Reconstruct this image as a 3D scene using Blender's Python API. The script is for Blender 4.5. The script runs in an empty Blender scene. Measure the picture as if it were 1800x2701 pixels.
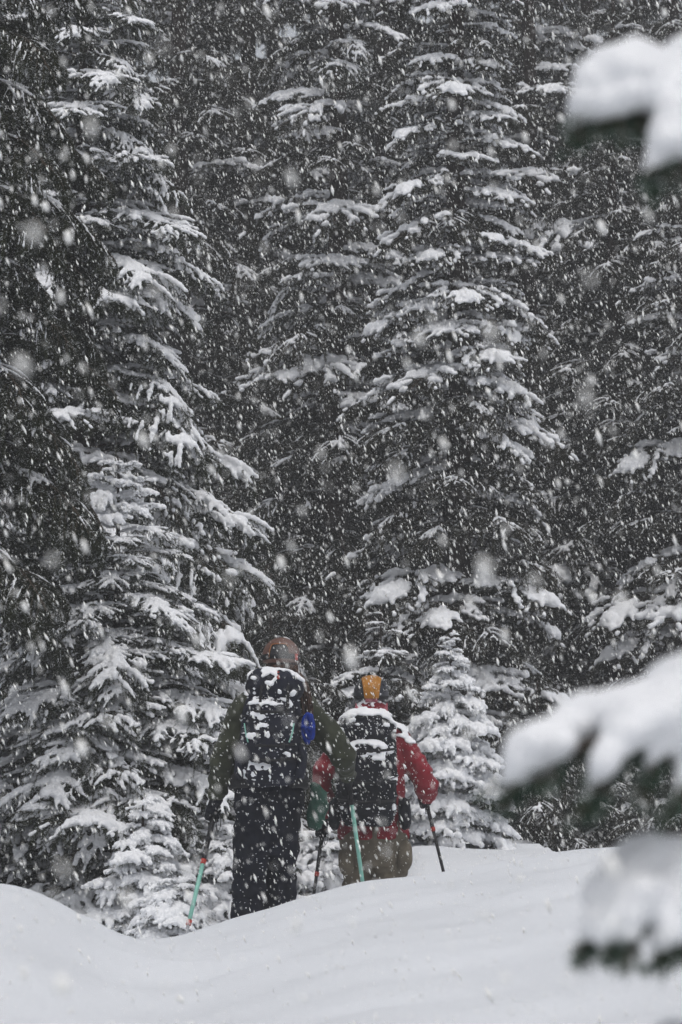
import bpy, math, random
import numpy as np
from mathutils import Vector, Matrix, noise as mnoise

# ------------------------------------------------------------------ camera, sky, light, exposure
SC = bpy.context.scene
COL = SC.collection
FPX = 8624.0                       # focal length in photograph pixels (1800 x 2701)
PITCH = math.atan2(550.0, FPX)     # the lens looks a little uphill

cam_data = bpy.data.cameras.new('camera')
cam = bpy.data.objects.new('camera', cam_data)
COL.objects.link(cam)
cam.location = (0, 0, 0)
cam.rotation_euler = (math.pi / 2 + PITCH, 0, 0)
cam_data.sensor_width = 36.0
cam_data.sensor_height = 36.0
cam_data.sensor_fit = 'AUTO'
cam_data.lens = FPX / 2701.0 * 36.0
cam_data.clip_start = 0.1
cam_data.clip_end = 2000
cam_data.dof.use_dof = True
cam_data.dof.focus_distance = 21.0
cam_data.dof.aperture_fstop = 6.3
cam_data.dof.aperture_blades = 7
SC.camera = cam

SUN_EL, SUN_ROT = math.radians(72), math.radians(165)     # thick cloud, brightest high up behind the camera
world = bpy.data.worlds.new('World')
SC.world = world
world.use_nodes = True
wn, wl = world.node_tree.nodes, world.node_tree.links
wn.clear()
w_out = wn.new('ShaderNodeOutputWorld')
w_bg = wn.new('ShaderNodeBackground')
w_sky = wn.new('ShaderNodeTexSky')
w_sky.sky_type = 'NISHITA'
w_sky.sun_disc = False
w_sky.sun_elevation = SUN_EL
w_sky.sun_rotation = SUN_ROT
w_sky.air_density = 1.0
w_sky.dust_density = 4.0
w_sky.ozone_density = 1.0
w_hsv = wn.new('ShaderNodeHueSaturation')          # thick cloud: the blue is almost gone
w_hsv.inputs['Saturation'].default_value = 0.28
w_bg.inputs['Strength'].default_value = 0.12
wl.new(w_sky.outputs[0], w_hsv.inputs['Color'])
wl.new(w_hsv.outputs[0], w_bg.inputs['Color'])
wl.new(w_bg.outputs[0], w_out.inputs['Surface'])

sun_data = bpy.data.lights.new('sun', 'SUN')
sun_data.energy = 0.6
sun_data.angle = math.radians(40)                  # cloud-diffused
sun_data.color = (1.0, 0.98, 0.95)
sun = bpy.data.objects.new('sun', sun_data)
COL.objects.link(sun)
sun.rotation_euler = (SUN_EL - math.pi / 2, 0, -SUN_ROT)

SC.view_settings.view_transform = 'Standard'
SC.view_settings.look = 'None'
SC.view_settings.exposure = 0.06
SC.view_settings.gamma = 1.0
SC.view_settings.use_curve_mapping = False
SC.cycles.max_bounces = 6
SC.cycles.diffuse_bounces = 4
SC.cycles.glossy_bounces = 2
SC.cycles.transmission_bounces = 2
SC.cycles.volume_bounces = 1
SC.cycles.transparent_max_bounces = 8
SC.cycles.caustics_reflective = False
SC.cycles.caustics_refractive = False
SC.cycles.use_denoising = True
SC.cycles.denoiser = 'OPENIMAGEDENOISE'
SC.cycles.denoising_input_passes = 'RGB_ALBEDO_NORMAL'
SC.cycles.denoising_prefilter = 'FAST'
SC.cycles.use_adaptive_sampling = True
SC.cycles.adaptive_threshold = 0.03

RNG = np.random.default_rng(7)
random.seed(7)

# ------------------------------------------------------------------ helpers
_cp, _sp = math.cos(PITCH), math.sin(PITCH)

def at(px, py, d):
    """point of the place seen at photograph pixel (px, py), d metres in front of the lens"""
    x, y = (px - 900.0) / FPX, (1350.5 - py) / FPX
    Y = _cp - y * _sp
    Z = _sp + y * _cp
    return np.array([x * d / Y, d, Z * d / Y])

def zc(py, d):
    return float(at(900, py, d)[2])

def _hash(ix, iy, iz):
    n = (ix * 374761393 + iy * 668265263 + iz * 2147483647 + 1274126177) & 0xffffffff
    n = ((n ^ (n >> 13)) * 1274126177) & 0xffffffff
    return ((n ^ (n >> 16)) & 0xffff) / 32767.5 - 1.0

def vnoise(P, scale=1.0, seed=0):
    """smooth value noise in -1..1, vectorised"""
    Q = np.asarray(P, float) * scale + seed * 17.31
    I = np.floor(Q).astype(np.int64)
    F = Q - I
    F = F * F * F * (F * (F * 6 - 15) + 10)
    out = 0
    for dx in (0, 1):
        for dy in (0, 1):
            for dz in (0, 1):
                w = (F[:, 0] if dx else 1 - F[:, 0]) * (F[:, 1] if dy else 1 - F[:, 1]) * (F[:, 2] if dz else 1 - F[:, 2])
                out = out + w * _hash(I[:, 0] + dx, I[:, 1] + dy, I[:, 2] + dz)
    return out

def mesh_of(name, V, tris, mats, midx=None, smooth=True):
    V = np.asarray(V, np.float32)
    T = np.asarray(tris, np.int32)
    k = T.shape[1]
    me = bpy.data.meshes.new(name)
    me.vertices.add(len(V))
    me.vertices.foreach_set('co', V.ravel())
    me.loops.add(T.size)
    me.loops.foreach_set('vertex_index', T.ravel())
    me.polygons.add(len(T))
    me.polygons.foreach_set('loop_start', np.arange(0, T.size, k, dtype=np.int32))
    for m in (mats if isinstance(mats, (list, tuple)) else [mats]):
        me.materials.append(m)
    if midx is not None:
        me.polygons.foreach_set('material_index', np.asarray(midx, np.int32))
    me.polygons.foreach_set('use_smooth', np.full(len(T), bool(smooth)))
    me.update(calc_edges=True)
    return me

def link(name, me, parent=None, loc=(0, 0, 0), rot=(0, 0, 0), scale=(1, 1, 1)):
    o = bpy.data.objects.new(name, me)
    COL.objects.link(o)
    o.parent = parent
    o.location = loc
    o.rotation_euler = rot
    o.scale = scale
    return o

def tag(o, label=None, cat=None, group=None, kind=None):
    if label: o['label'] = label
    if cat: o['category'] = cat
    if group: o['group'] = group
    if kind: o['kind'] = kind
    return o

def cat_parts(parts):
    """join (V, T) pairs of triangles"""
    Vs, Ts, n = [], [], 0
    for V, T in parts:
        Vs.append(np.asarray(V, float)); Ts.append(np.asarray(T) + n); n += len(V)
    return np.concatenate(Vs), np.concatenate(Ts)

def _ico(sub):
    t = (1 + 5 ** .5) / 2
    V = [(-1, t, 0), (1, t, 0), (-1, -t, 0), (1, -t, 0), (0, -1, t), (0, 1, t), (0, -1, -t), (0, 1, -t), (t, 0, -1), (t, 0, 1), (-t, 0, -1), (-t, 0, 1)]
    V = [np.array(v, float) / np.linalg.norm(v) for v in V]
    T = [(0, 11, 5), (0, 5, 1), (0, 1, 7), (0, 7, 10), (0, 10, 11), (1, 5, 9), (5, 11, 4), (11, 10, 2), (10, 7, 6), (7, 1, 8),
         (3, 9, 4), (3, 4, 2), (3, 2, 6), (3, 6, 8), (3, 8, 9), (4, 9, 5), (2, 4, 11), (6, 2, 10), (8, 6, 7), (9, 8, 1)]
    for _ in range(sub):
        mid, T2 = {}, []
        def m(a, b):
            k = (min(a, b), max(a, b))
            if k not in mid:
                v = V[a] + V[b]; V.append(v / np.linalg.norm(v)); mid[k] = len(V) - 1
            return mid[k]
        for a, b, c in T:
            ab, bc, ca = m(a, b), m(b, c), m(c, a)
            T2 += [(a, ab, ca), (b, bc, ab), (c, ca, bc), (ab, bc, ca)]
        T = T2
    return np.array(V), np.array(T)

ICO0, ICO1, ICO2 = _ico(0), _ico(1), _ico(2)

def blobs(C, R, ico=ICO1):
    """many ellipsoids: centres C (n,3), radii R (n,3)"""
    C, R = np.asarray(C, float), np.asarray(R, float)
    V0, T0 = ico
    V = (V0[None] * R[:, None, :] + C[:, None, :]).reshape(-1, 3)
    T = (T0[None] + (np.arange(len(C)) * len(V0))[:, None, None]).reshape(-1, 3)
    return V, T

def frames(P):
    P = np.asarray(P, float)
    t = np.gradient(P, axis=0)
    t /= np.linalg.norm(t, axis=1, keepdims=True) + 1e-9
    return t

def tube(P, R, n=10, ref=(0, 0, 1), cap=True):
    """tube along P; R is radius, or (a, b) per point (a across, b along ref)"""
    P = np.asarray(P, float)
    R = np.asarray(R, float)
    if R.ndim == 0: R = np.full(len(P), float(R))
    if R.ndim == 1: R = np.stack([R, R], 1)
    t = frames(P)
    ref = np.asarray(ref, float)
    u = np.cross(t, ref)
    bad = np.linalg.norm(u, axis=1) < 0.15
    u[bad] = np.cross(t[bad], np.array([1.0, 0.13, 0]))
    u /= np.linalg.norm(u, axis=1, keepdims=True)
    for i in range(1, len(u)):
        if np.dot(u[i], u[i - 1]) < 0: u[i] = -u[i]
    v = np.cross(u, t)
    a = np.arange(n) / n * 2 * math.pi
    V = P[:, None, :] + np.cos(a)[None, :, None] * u[:, None, :] * R[:, 0, None, None] + np.sin(a)[None, :, None] * v[:, None, :] * R[:, 1, None, None]
    V = V.reshape(-1, 3)
    T = []
    for i in range(len(P) - 1):
        for j in range(n):
            a0, a1 = i * n + j, i * n + (j + 1) % n
            b0, b1 = a0 + n, a1 + n
            T += [(a0, a1, b1), (a0, b1, b0)]
    if cap:
        k = len(V)
        V = np.concatenate([V, [P[0] - t[0] * R[0].min() * .3, P[-1] + t[-1] * R[-1].min() * .3]])
        for j in range(n):
            T.append((k, (j + 1) % n, j))
            b = (len(P) - 1) * n
            T.append((k + 1, b + j, b + (j + 1) % n))
    return V, np.array(T)

def spline(P, n):
    """Catmull-Rom through points (also works for extra columns such as radii)"""
    P = np.asarray(P, float)
    Q = np.concatenate([[2 * P[0] - P[1]], P, [2 * P[-1] - P[-2]]])
    s = np.linspace(0, len(P) - 1 - 1e-6, n)
    i = s.astype(int); f = (s - i)[:, None]
    a, b, c, d = Q[i], Q[i + 1], Q[i + 2], Q[i + 3]
    return .5 * ((2 * b) + (-a + c) * f + (2 * a - 5 * b + 4 * c - d) * f ** 2 + (-a + 3 * b - 3 * c + d) * f ** 3)

def remesh(V, T, voxel, smooth=4, factor=.5):
    """melt overlapping closed pieces into one skin; returns V, quads"""
    me = mesh_of('melt', V, T, [])
    o = bpy.data.objects.new('melt', me)
    COL.objects.link(o)
    m = o.modifiers.new('r', 'REMESH'); m.mode = 'VOXEL'; m.voxel_size = voxel; m.adaptivity = 0
    if smooth:
        s = o.modifiers.new('s', 'SMOOTH'); s.iterations = smooth; s.factor = factor
    dg = bpy.context.evaluated_depsgraph_get()
    ev = o.evaluated_get(dg).to_mesh()
    n = len(ev.vertices)
    V2 = np.empty(n * 3, np.float32); ev.vertices.foreach_get('co', V2)
    nl = len(ev.loops); L = np.empty(nl, np.int32); ev.loops.foreach_get('vertex_index', L)
    N = np.empty(n * 3, np.float32); ev.vertices.foreach_get('normal', N)
    F = L.reshape(-1, 4)
    o.evaluated_get(dg).to_mesh_clear()
    bpy.data.objects.remove(o); bpy.data.meshes.remove(me)
    return V2.reshape(-1, 3).astype(float), F, N.reshape(-1, 3).astype(float)

# ------------------------------------------------------------------ materials
def material(name, col, rough=.8, vary=.25, scale=8.0, bump=.0, bscale=60.0, spec=.3, col2=None, mix_lo=.35, mix_hi=.65, bdist=.01, sheen=0.0, clear=0.0):
    m = bpy.data.materials.new(name)
    m.use_nodes = True
    nt = m.node_tree; N, L = nt.nodes, nt.links
    b = N['Principled BSDF']
    tc = N.new('ShaderNodeTexCoord')
    nz = N.new('ShaderNodeTexNoise'); nz.inputs['Scale'].default_value = scale; nz.inputs['Detail'].default_value = 4
    L.new(tc.outputs['Object'], nz.inputs['Vector'])
    rp = N.new('ShaderNodeValToRGB')
    c2 = col2 or tuple(min(1, c * (1 + vary)) for c in col)
    c1 = col if col2 else tuple(c * (1 - vary) for c in col)
    rp.color_ramp.elements[0].position = mix_lo; rp.color_ramp.elements[0].color = (*c1, 1)
    rp.color_ramp.elements[1].position = mix_hi; rp.color_ramp.elements[1].color = (*c2, 1)
    L.new(nz.outputs['Fac'], rp.inputs['Fac'])
    L.new(rp.outputs['Color'], b.inputs['Base Color'])
    b.inputs['Roughness'].default_value = rough
    b.inputs['Specular IOR Level'].default_value = spec
    if sheen: b.inputs['Sheen Weight'].default_value = sheen
    if bump:
        bz = N.new('ShaderNodeTexNoise'); bz.inputs['Scale'].default_value = bscale; bz.inputs['Detail'].default_value = 5
        L.new(tc.outputs['Object'], bz.inputs['Vector'])
        bp = N.new('ShaderNodeBump'); bp.inputs['Strength'].default_value = bump; bp.inputs['Distance'].default_value = bdist
        L.new(bz.outputs['Fac'], bp.inputs['Height']); L.new(bp.outputs['Normal'], b.inputs['Normal'])
    if clear:                                       # loose clumps: light passes between the crystals
        tp = N.new('ShaderNodeBsdfTransparent'); m2 = N.new('ShaderNodeMixShader'); m2.inputs[0].default_value = clear
        L.new(b.outputs[0], m2.inputs[1]); L.new(tp.outputs[0], m2.inputs[2])
        L.new(m2.outputs[0], N['Material Output'].inputs['Surface'])
    return m

M = {}
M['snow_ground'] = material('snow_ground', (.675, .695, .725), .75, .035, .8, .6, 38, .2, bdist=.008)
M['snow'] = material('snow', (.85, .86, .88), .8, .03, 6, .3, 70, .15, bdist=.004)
M['flake'] = material('flake', (.975, .97, .94), .9, .01, 3, spec=.1)
M['needle'] = material('needle', (.017, .021, .009), .75, .5, 3, spec=.10, col2=(.036, .040, .018))
M['needle_far'] = material('needle_far', (.020, .020, .011), .8, .5, 3, spec=.10, col2=(.038, .034, .019))
M['needle_near'] = material('needle_near', (.026, .056, .040), .6, .5, 30, spec=.3, col2=(.060, .105, .068))
M['frost'] = material('frost', (.74, .76, .77), .85, .08, 20, spec=.1)
M['bark'] = material('bark', (.030, .024, .021), .9, .4, 12, .8, 30, .1, col2=(.07, .058, .052), bdist=.02)
M['twig'] = material('twig', (.055, .040, .030), .9, .4, 20, .4, 80, .1, col2=(.10, .08, .06))

# ------------------------------------------------------------------ the ground
CREST_Y = 17.5
_cx = np.array([-900, 0, 200, 330, 383, 460, 520, 575, 613, 700, 782, 920, 1078, 1200, 1328, 1450, 1625, 1800, 2100, 2700], float)
_cy = np.array([2470, 2490, 2490, 2488, 2490, 2480, 2460, 2438, 2421, 2400, 2379, 2335, 2312, 2296, 2268, 2250, 2236, 2228, 2205, 2190], float)
_cX = (_cx - 900) / FPX * CREST_Y
_cZ = np.array([zc(v, CREST_Y) for v in _cy])

def sstep(a, b, v):
    t = np.clip((v - a) / (b - a), 0, 1)
    return t * t * (3 - 2 * t)

def ground(x, y):
    x, y = np.asarray(x, float), np.asarray(y, float)
    H = sum(np.interp(x + o, _cX, _cZ) for o in (-.12, -.06, 0, .06, .12)) / 5
    z0 = -1.62
    t = np.clip(y / CREST_Y, -1, 1)
    front = z0 + (H - z0) * (1 - np.clip(1 - t, 0, 2) ** 1.55)
    front = np.where(y < 0, z0 + .02 * y, front)
    front = front + .45 * np.exp(-(np.where(x < -1.5, (x + 1.5) / 1.5, (x + 1.5) / .60)) ** 2 - ((y - 14) / 2.4) ** 2)
    floor = -1.40 - .028 * np.clip(y - 20, 0, 4)
    floor = floor + .10 * sstep(-1.2, -2.5, x)
    # the bench the small tree grows on, and the forest floor behind
    bx = sstep(.20, .62, x) * (1 - sstep(1.72, 1.86, x))
    bench = zc(2243, 26.5) * bx + (1 - bx) * (-1.26 + .10 * sstep(1.9, 3.2, x))
    floor = floor + (bench - floor) * sstep(24.3, 26.4, y + .25 * bx)
    floor = floor + .045 * np.clip(y - 29, 0, 35) + .16 * np.clip(y - 50, 0, 40)
    k = sstep(CREST_Y, CREST_Y + 2.1, y)
    z = front * (1 - k) + floor * k
    P = np.stack([x, y, x * 0], -1).reshape(-1, 3)
    near = np.clip(1 - np.abs(y.ravel() - 14) / 60, 0, 1)
    nz = (.050 * vnoise(P * [.55, .35, 1], 1, 3) + .030 * vnoise(P * [1.1, 1.3, 1], 1, 5) + .017 * vnoise(P * [2.4, 3.6, 1], 1, 9)
          + .007 * vnoise(P * [6, 8, 1], 1, 11) + .0042 * vnoise(P * [14, 17, 1], 1, 13))
    # wind-packed layers lying across the slope, and soft dents where clumps fell from the boughs
    rip = P[:, 1] * 1.15 - P[:, 0] * .55 + .5 * vnoise(P * [.4, .4, 1], 1, 21)
    nz = nz + .026 * np.sin(rip * 2 * math.pi) * (0.5 + .5 * vnoise(P * [.6, .5, 1], 1, 23))
    nz = nz - .040 * np.clip(vnoise(P * [1.7, 1.7, 1], 1, 31) - .55, 0, 1) / .45 * .8
    # the old, half-filled track that comes up to the crest from the camera's side
    tx = P[:, 0] - (-.42 + .05 * (P[:, 1] - 17) + .10 * np.sin(P[:, 1] * .7))
    nz = nz - .036 * np.exp(-(tx / .16) ** 2) * (.6 + .4 * vnoise(P * [.5, 2.2, 1], 1, 37)) * (P[:, 1] < 40)
    quiet = np.exp(-((P[:, 1] - CREST_Y) / 1.3) ** 2) * .55          # keep the crest line itself smooth
    z = z + (nz * (1 - quiet)).reshape(z.shape) * (.35 + .65 * near.reshape(z.shape))
    return z

def gz(x, y):
    return float(ground(np.array([x]), np.array([y]))[0])

def build_ground():
    xs = np.concatenate([-np.geomspace(240, 5.6, 24), np.arange(-5.5, 5.51, .055), np.geomspace(5.6, 240, 24)])
    ys = np.concatenate([-np.geomspace(100, 1.0, 16), np.arange(-.8, 4.5, .2), np.arange(4.5, 30, .07), np.arange(30, 60, .5), np.geomspace(60.5, 300, 20)])
    X, Y = np.meshgrid(xs, ys)
    Z = ground(X, Y)
    V = np.stack([X, Y, Z], -1).reshape(-1, 3)
    nx, ny = len(xs), len(ys)
    i = (np.arange(ny - 1)[:, None] * nx + np.arange(nx - 1)[None]).ravel()
    Q = np.stack([i, i + 1, i + nx + 1, i + nx], 1)
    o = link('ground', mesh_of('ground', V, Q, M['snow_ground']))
    tag(o, 'deep white snow rolling over a crest into the forest', None, None, 'structure')

build_ground()

# ------------------------------------------------------------------ spruce boughs (shapes shared by many branches)
def pitch_line(L, p0, p1, n, yaw0=0.0, wander=.0, origin=(0, 0, 0), az=0.0, rng=RNG):
    """line that starts at pitch p0 and bends to pitch p1 (degrees)"""
    s = np.linspace(0, 1, n)
    p = np.radians(p0 + (p1 - p0) * s ** 1.2)
    a = az + yaw0 + np.cumsum(rng.normal(0, wander, n))
    d = np.stack([np.cos(p) * np.cos(a), np.cos(p) * np.sin(a), np.sin(p)], 1)
    P = np.concatenate([[[0, 0, 0]], np.cumsum(d[:-1] * (L / (n - 1)), 0)]) + np.asarray(origin)
    return P

def needles_on(lines, spacing, length, width, rng, frost=0.0, angle=52, under=1.0):
    """thin needle blades all round the twigs"""
    C, Tn = [], []
    for P in lines:
        seg = np.linalg.norm(np.diff(P, axis=0), axis=1)
        cum = np.concatenate([[0], np.cumsum(seg)])
        n = max(2, int(cum[-1] / spacing))
        s = rng.uniform(0, cum[-1], n)
        idx = np.clip(np.searchsorted(cum, s) - 1, 0, len(seg) - 1)
        f = ((s - cum[idx]) / (seg[idx] + 1e-9))[:, None]
        C.append(P[idx] * (1 - f) + P[idx + 1] * f)
        Tn.append((P[idx + 1] - P[idx]) / (seg[idx][:, None] + 1e-9))
    C, Tn = np.concatenate(C), np.concatenate(Tn)
    n = len(C)
    side = np.cross(Tn, [0, 0, 1.0]); side /= np.linalg.norm(side, axis=1, keepdims=True) + 1e-6
    up = np.cross(side, Tn)
    phi = rng.uniform(0, 2 * math.pi, n)
    perp = np.cos(phi)[:, None] * side + np.sin(phi)[:, None] * up
    a = np.radians(rng.normal(angle, 12, n))[:, None]
    d = Tn * np.cos(a) + perp * np.sin(a)
    d[:, 2] -= .12
    ln = length * rng.uniform(.65, 1.2, n)[:, None]
    w = np.cross(d, perp + rng.normal(0, .5, (n, 3))); w /= np.linalg.norm(w, axis=1, keepdims=True) + 1e-6
    V = np.stack([C - w * width / 2, C + w * width / 2, C + d * ln], 1).reshape(-1, 3)
    T = np.arange(n * 3).reshape(-1, 3)
    fr = (rng.uniform(0, 1, n) < frost * np.clip(.35 + perp[:, 2], 0, 1)).astype(int)
    return V, T, fr

def bough(seed, L=1.2, p0=8, p1=-25, sec=15, sec_len=.42, snow_r=.030, cover=.45, frost=.15, spacing=.0019, nl=.022, nw=.0036, voxel=.010,
          far=False, limp=0.0, hang=1.0, clump=3.2, slide=.34):
    """one spray: leader, side twigs, twiglets, hanging twiglets, needles and the snow that lies on them.
    limp bends the side twigs to hang like a curtain"""
    rng = np.random.default_rng(seed)
    main = pitch_line(L, p0, p1, 16, wander=.035, rng=rng)
    cum = np.linspace(0, 1, 16)
    twigs, sub = [], []
    for k in range(sec):
        t = .10 + .88 * (k + rng.uniform(-.3, .3)) / sec
        for sgn in (-1, 1):
            if rng.uniform() < .08: continue
            tt = np.clip(t + rng.uniform(-.02, .02), .06, .985)
            o = np.array([np.interp(tt, cum, main[:, c]) for c in range(3)])
            i = min(14, int(tt * 15)); dirm = main[i + 1] - main[i]
            az = math.atan2(dirm[1], dirm[0]); pm = math.degrees(math.asin(dirm[2] / np.linalg.norm(dirm)))
            ll = L * sec_len * (.28 + .95 * math.sin(math.pi * min(1, (1 - tt) ** .75 * .62 + .08))) * rng.uniform(.65, 1.2)
            P = pitch_line(ll, pm + rng.uniform(-6, 12), pm - 18 - 50 * limp * rng.uniform(.6, 1.3), 8, yaw0=sgn * math.radians(rng.uniform(38, 62)), wander=.06, origin=o, az=az, rng=rng)
            twigs.append(P)
            m = max(2, int(ll / .050))
            for q in range(m):
                s = .10 + .88 * (q + rng.uniform(0, .8)) / m
                if s > .98: continue
                o2 = np.array([np.interp(s, np.linspace(0, 1, 8), P[:, c]) for c in range(3)])
                j = min(6, int(s * 7)); d2 = P[j + 1] - P[j]
                az2 = math.atan2(d2[1], d2[0]); p2 = math.degrees(math.asin(np.clip(d2[2] / np.linalg.norm(d2), -1, 1)))
                l2 = min(.17, .45 * ll) * (1.05 - s) * rng.uniform(.7, 1.4) + .03
                sub.append((pitch_line(l2, p2 - 4, p2 - 25 - 45 * limp, 4, yaw0=rng.choice([-1, 1]) * math.radians(rng.uniform(30, 60)), wander=.05, origin=o2, az=az2, rng=rng), True))
                if rng.uniform() < hang:
                    l3 = L * rng.uniform(.05, .15)
                    sub.append((pitch_line(l3, p2 - 30, -82, 5, yaw0=rng.uniform(-1.2, 1.2), wander=.1, origin=o2, az=az2, rng=rng), False))
    nV, nT, fr = needles_on([main[2:]] + twigs + [p for p, _ in sub], spacing, nl, nw, rng, frost)
    wood = [tube(main, np.linspace(.011, .0035, 16) * L / 1.2, 5)]
    for P in twigs:
        wood.append(tube(P[::2], np.linspace(.0042, .0018, len(P[::2])), 3, cap=False))
    wV, wT = cat_parts(wood)
    C, R = [], []
    ph = rng.uniform(0, 50, 3)
    def lay(P, r0, r1, keep, s0=0.0):
        ln = np.linalg.norm(np.diff(P, axis=0), axis=1).sum()
        n = max(2, int(ln / (.5 * min(r0, r1) + 1e-4)))
        S = np.linspace(s0, 1, n)
        Q = np.stack([np.interp(S, np.linspace(0, 1, len(P)), P[:, c]) for c in range(3)], 1)
        patch = (vnoise(Q + ph, clump / L, seed % 13) * .75 + vnoise(Q + ph, 3.1 * clump / L, 5) * .35) * .5 + .5
        tz = frames(P)[:, 2]
        steep = np.clip((-np.interp(S, np.linspace(0, 1, len(P)), tz) - .42) / .38, 0, 1)     # snow slides off what hangs
        for q, s, pa, st in zip(Q, S, patch + slide * steep, steep):
            if pa > keep: continue
            r = (r0 + (r1 - r0) * s) * rng.uniform(.72, 1.25) * np.clip(.62 + 1.7 * (keep - pa), .6, 1.35)
            C.append(q + [rng.normal(0, r * .15), rng.normal(0, r * .15), r * .55]); R.append((r, r, r * rng.uniform(.75, 1.1)))
    if snow_r > 0:
        lay(main[3:], snow_r * 1.3, snow_r * 1.0, cover + .10)
        for P in twigs:
            lay(P, snow_r * 1.0, snow_r * .60, cover, .1)
        for P, flat in sub:
            if flat and rng.uniform() < .42: lay(P, snow_r * .6, snow_r * .42, cover - .06)
        sV, sT = blobs(C, R, ICO1)
        sV, sF, sN = remesh(sV, sT, voxel, 2, .45)
        sV += sN * (vnoise(sV, 1 / (snow_r * .9), 2) * snow_r * .2)[:, None]
    needle = M['needle_far'] if far else M['needle']
    gV, gT = cat_parts([(nV, nT), (wV, wT)])
    gi = np.concatenate([fr, np.full(len(wT), 2)])
    green = mesh_of('bough', gV, gT, [needle, M['frost'], M['twig']], gi, False)
    snow = both = None
    if snow_r > 0:
        snow = mesh_of('bough_snow', sV, sF, M['snow'], None, True)
        if far:
            sT2 = np.concatenate([sF[:, [0, 1, 2]], sF[:, [0, 2, 3]]])
            bV, bT = cat_parts([(gV, gT), (sV, sT2)])
            both = mesh_of('bough_and_snow', bV, bT, [needle, M['frost'], M['twig'], M['snow']], np.concatenate([gi, np.full(len(sT2), 3)]), False)

    return green, snow, L, both

BOUGH = {
    'heavy': [bough(100 + i, 1.2, 12, -24 - 7 * i, 16, .36, .0240, .68, .26, clump=8, slide=.22, voxel=.0095) for i in range(4)],
    'droop': [bough(200 + i, 1.2, 14, -52 - 8 * i, 16, .33, .0225, .66, .30, limp=.45, clump=8, slide=.14, voxel=.0095) for i in range(3)],
    'dark':  [bough(300 + i, 1.1, 0, -52 - 6 * i, 16, .32, .0085, .46, .22, voxel=.0065, limp=.8, clump=7, slide=.14) for i in range(3)],
    'clump': [bough(400 + i, 1.0, 6, -24 - 6 * i, 13, .42, .040, .64, .14, far=True, voxel=.0125, spacing=.0026, nl=.026, nw=.0046, clump=6) for i in range(4)],
    'far':   [bough(500 + i, 1.1, 6, -34 - 8 * i, 13, .40, .014, .42, .22, far=True, voxel=.010, spacing=.0028, nl=.028, nw=.0050, limp=.4, clump=7, slide=.08) for i in range(3)],
    'young': [bough(600 + i, .48, 10, -14 - 8 * i, 9, .46, .035, .74, .16, voxel=.0085, nl=.016, nw=.0030, spacing=.0019, clump=3.5) for i in range(4)],
    'leader': [bough(700, .42, 89, 88, 3, .14, .0, 0, .3, nl=.018, hang=0)],
}

def trunk_mesh(H, r0, seed, lean=(0, 0)):
    rng = np.random.default_rng(seed)
    n = 18
    z = np.linspace(-.5, H, n)
    P = np.stack([lean[0] * z / H + .02 * np.sin(z * 1.3 + seed), lean[1] * z / H + .02 * np.cos(z * 1.1 + seed), z], 1)
    R = np.maximum(.006, r0 * (1 - np.clip(z, 0, H) / H) ** .85 + .004)
    R[0] *= 1.25
    V, T = tube(P, R, 9, (0, 1, 0))
    return mesh_of('trunk', V, T, [M['bark']], None, True)

def spruce(name, label, px, d, H, prof, kinds, n, r0=.10, seed=1, split=True, up_tail=True, hmin=.15, squash=1.0, group='snow-laden conifers of the forest', cat='tree', lean=(0, 0), leader=False, jit=.12, X=None):
    """a conifer: trunk, branches (each with its own snow when split). prof: radius against height"""
    rng = np.random.default_rng(seed)
    if X is None: X = float(at(px, 1900, d)[0])
    root = bpy.data.objects.new(name, None); COL.objects.link(root)
    root.location = (X, d, gz(X, d)); root.empty_display_size = .2
    tag(root, label, cat, group)
    link('trunk', trunk_mesh(H, r0, seed, lean), root)
    hs, rs = zip(*prof)
    combo = {}
    for k in range(n):
        u = (k + rng.uniform(0, 1)) / n
        h = hmin + (H * .985 - hmin) * (1 - (1 - u) ** .93)
        R = np.interp(h, hs, rs) * rng.uniform(1 - jit * 1.6, 1 + jit)
        az = k * 2.39996 + rng.normal(0, .25)
        kind = kinds(h / H, rng) if callable(kinds) else kinds
        g, s, L, both = BOUGH[kind][rng.integers(len(BOUGH[kind]))]
        sc = max(.10, R / (L * .95))
        tilt = rng.normal(0, .09) - (.35 * max(0, h / H - .82) / .18 if up_tail else 0)
        loc = (lean[0] * h / H, lean[1] * h / H, h)
        rot = (rng.normal(0, .10), tilt, az)
        scl = (sc, sc * rng.uniform(.9, 1.15) * (-1 if rng.uniform() < .5 else 1), sc * rng.uniform(.85, 1.1) * squash)
        if d > 36 and both is not None:
            link('branch', both, root, loc, rot, scl)
            continue
        b = link('branch', g, root, loc, rot, scl)
        if s is not None:
            link('snow', s, b)['kind'] = 'stuff'
    if leader:
        link('leader', BOUGH['leader'][0][0], root, (lean[0], lean[1], H - .12), (0, 0, rng.uniform(0, 6)), (.8, .8, .8))
    return root

def mixk(*opts):
    ks, ws = zip(*opts); ws = np.array(ws) / sum(ws)
    return lambda t, rng: ks[int(rng.choice(len(ks), p=ws))]

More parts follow.
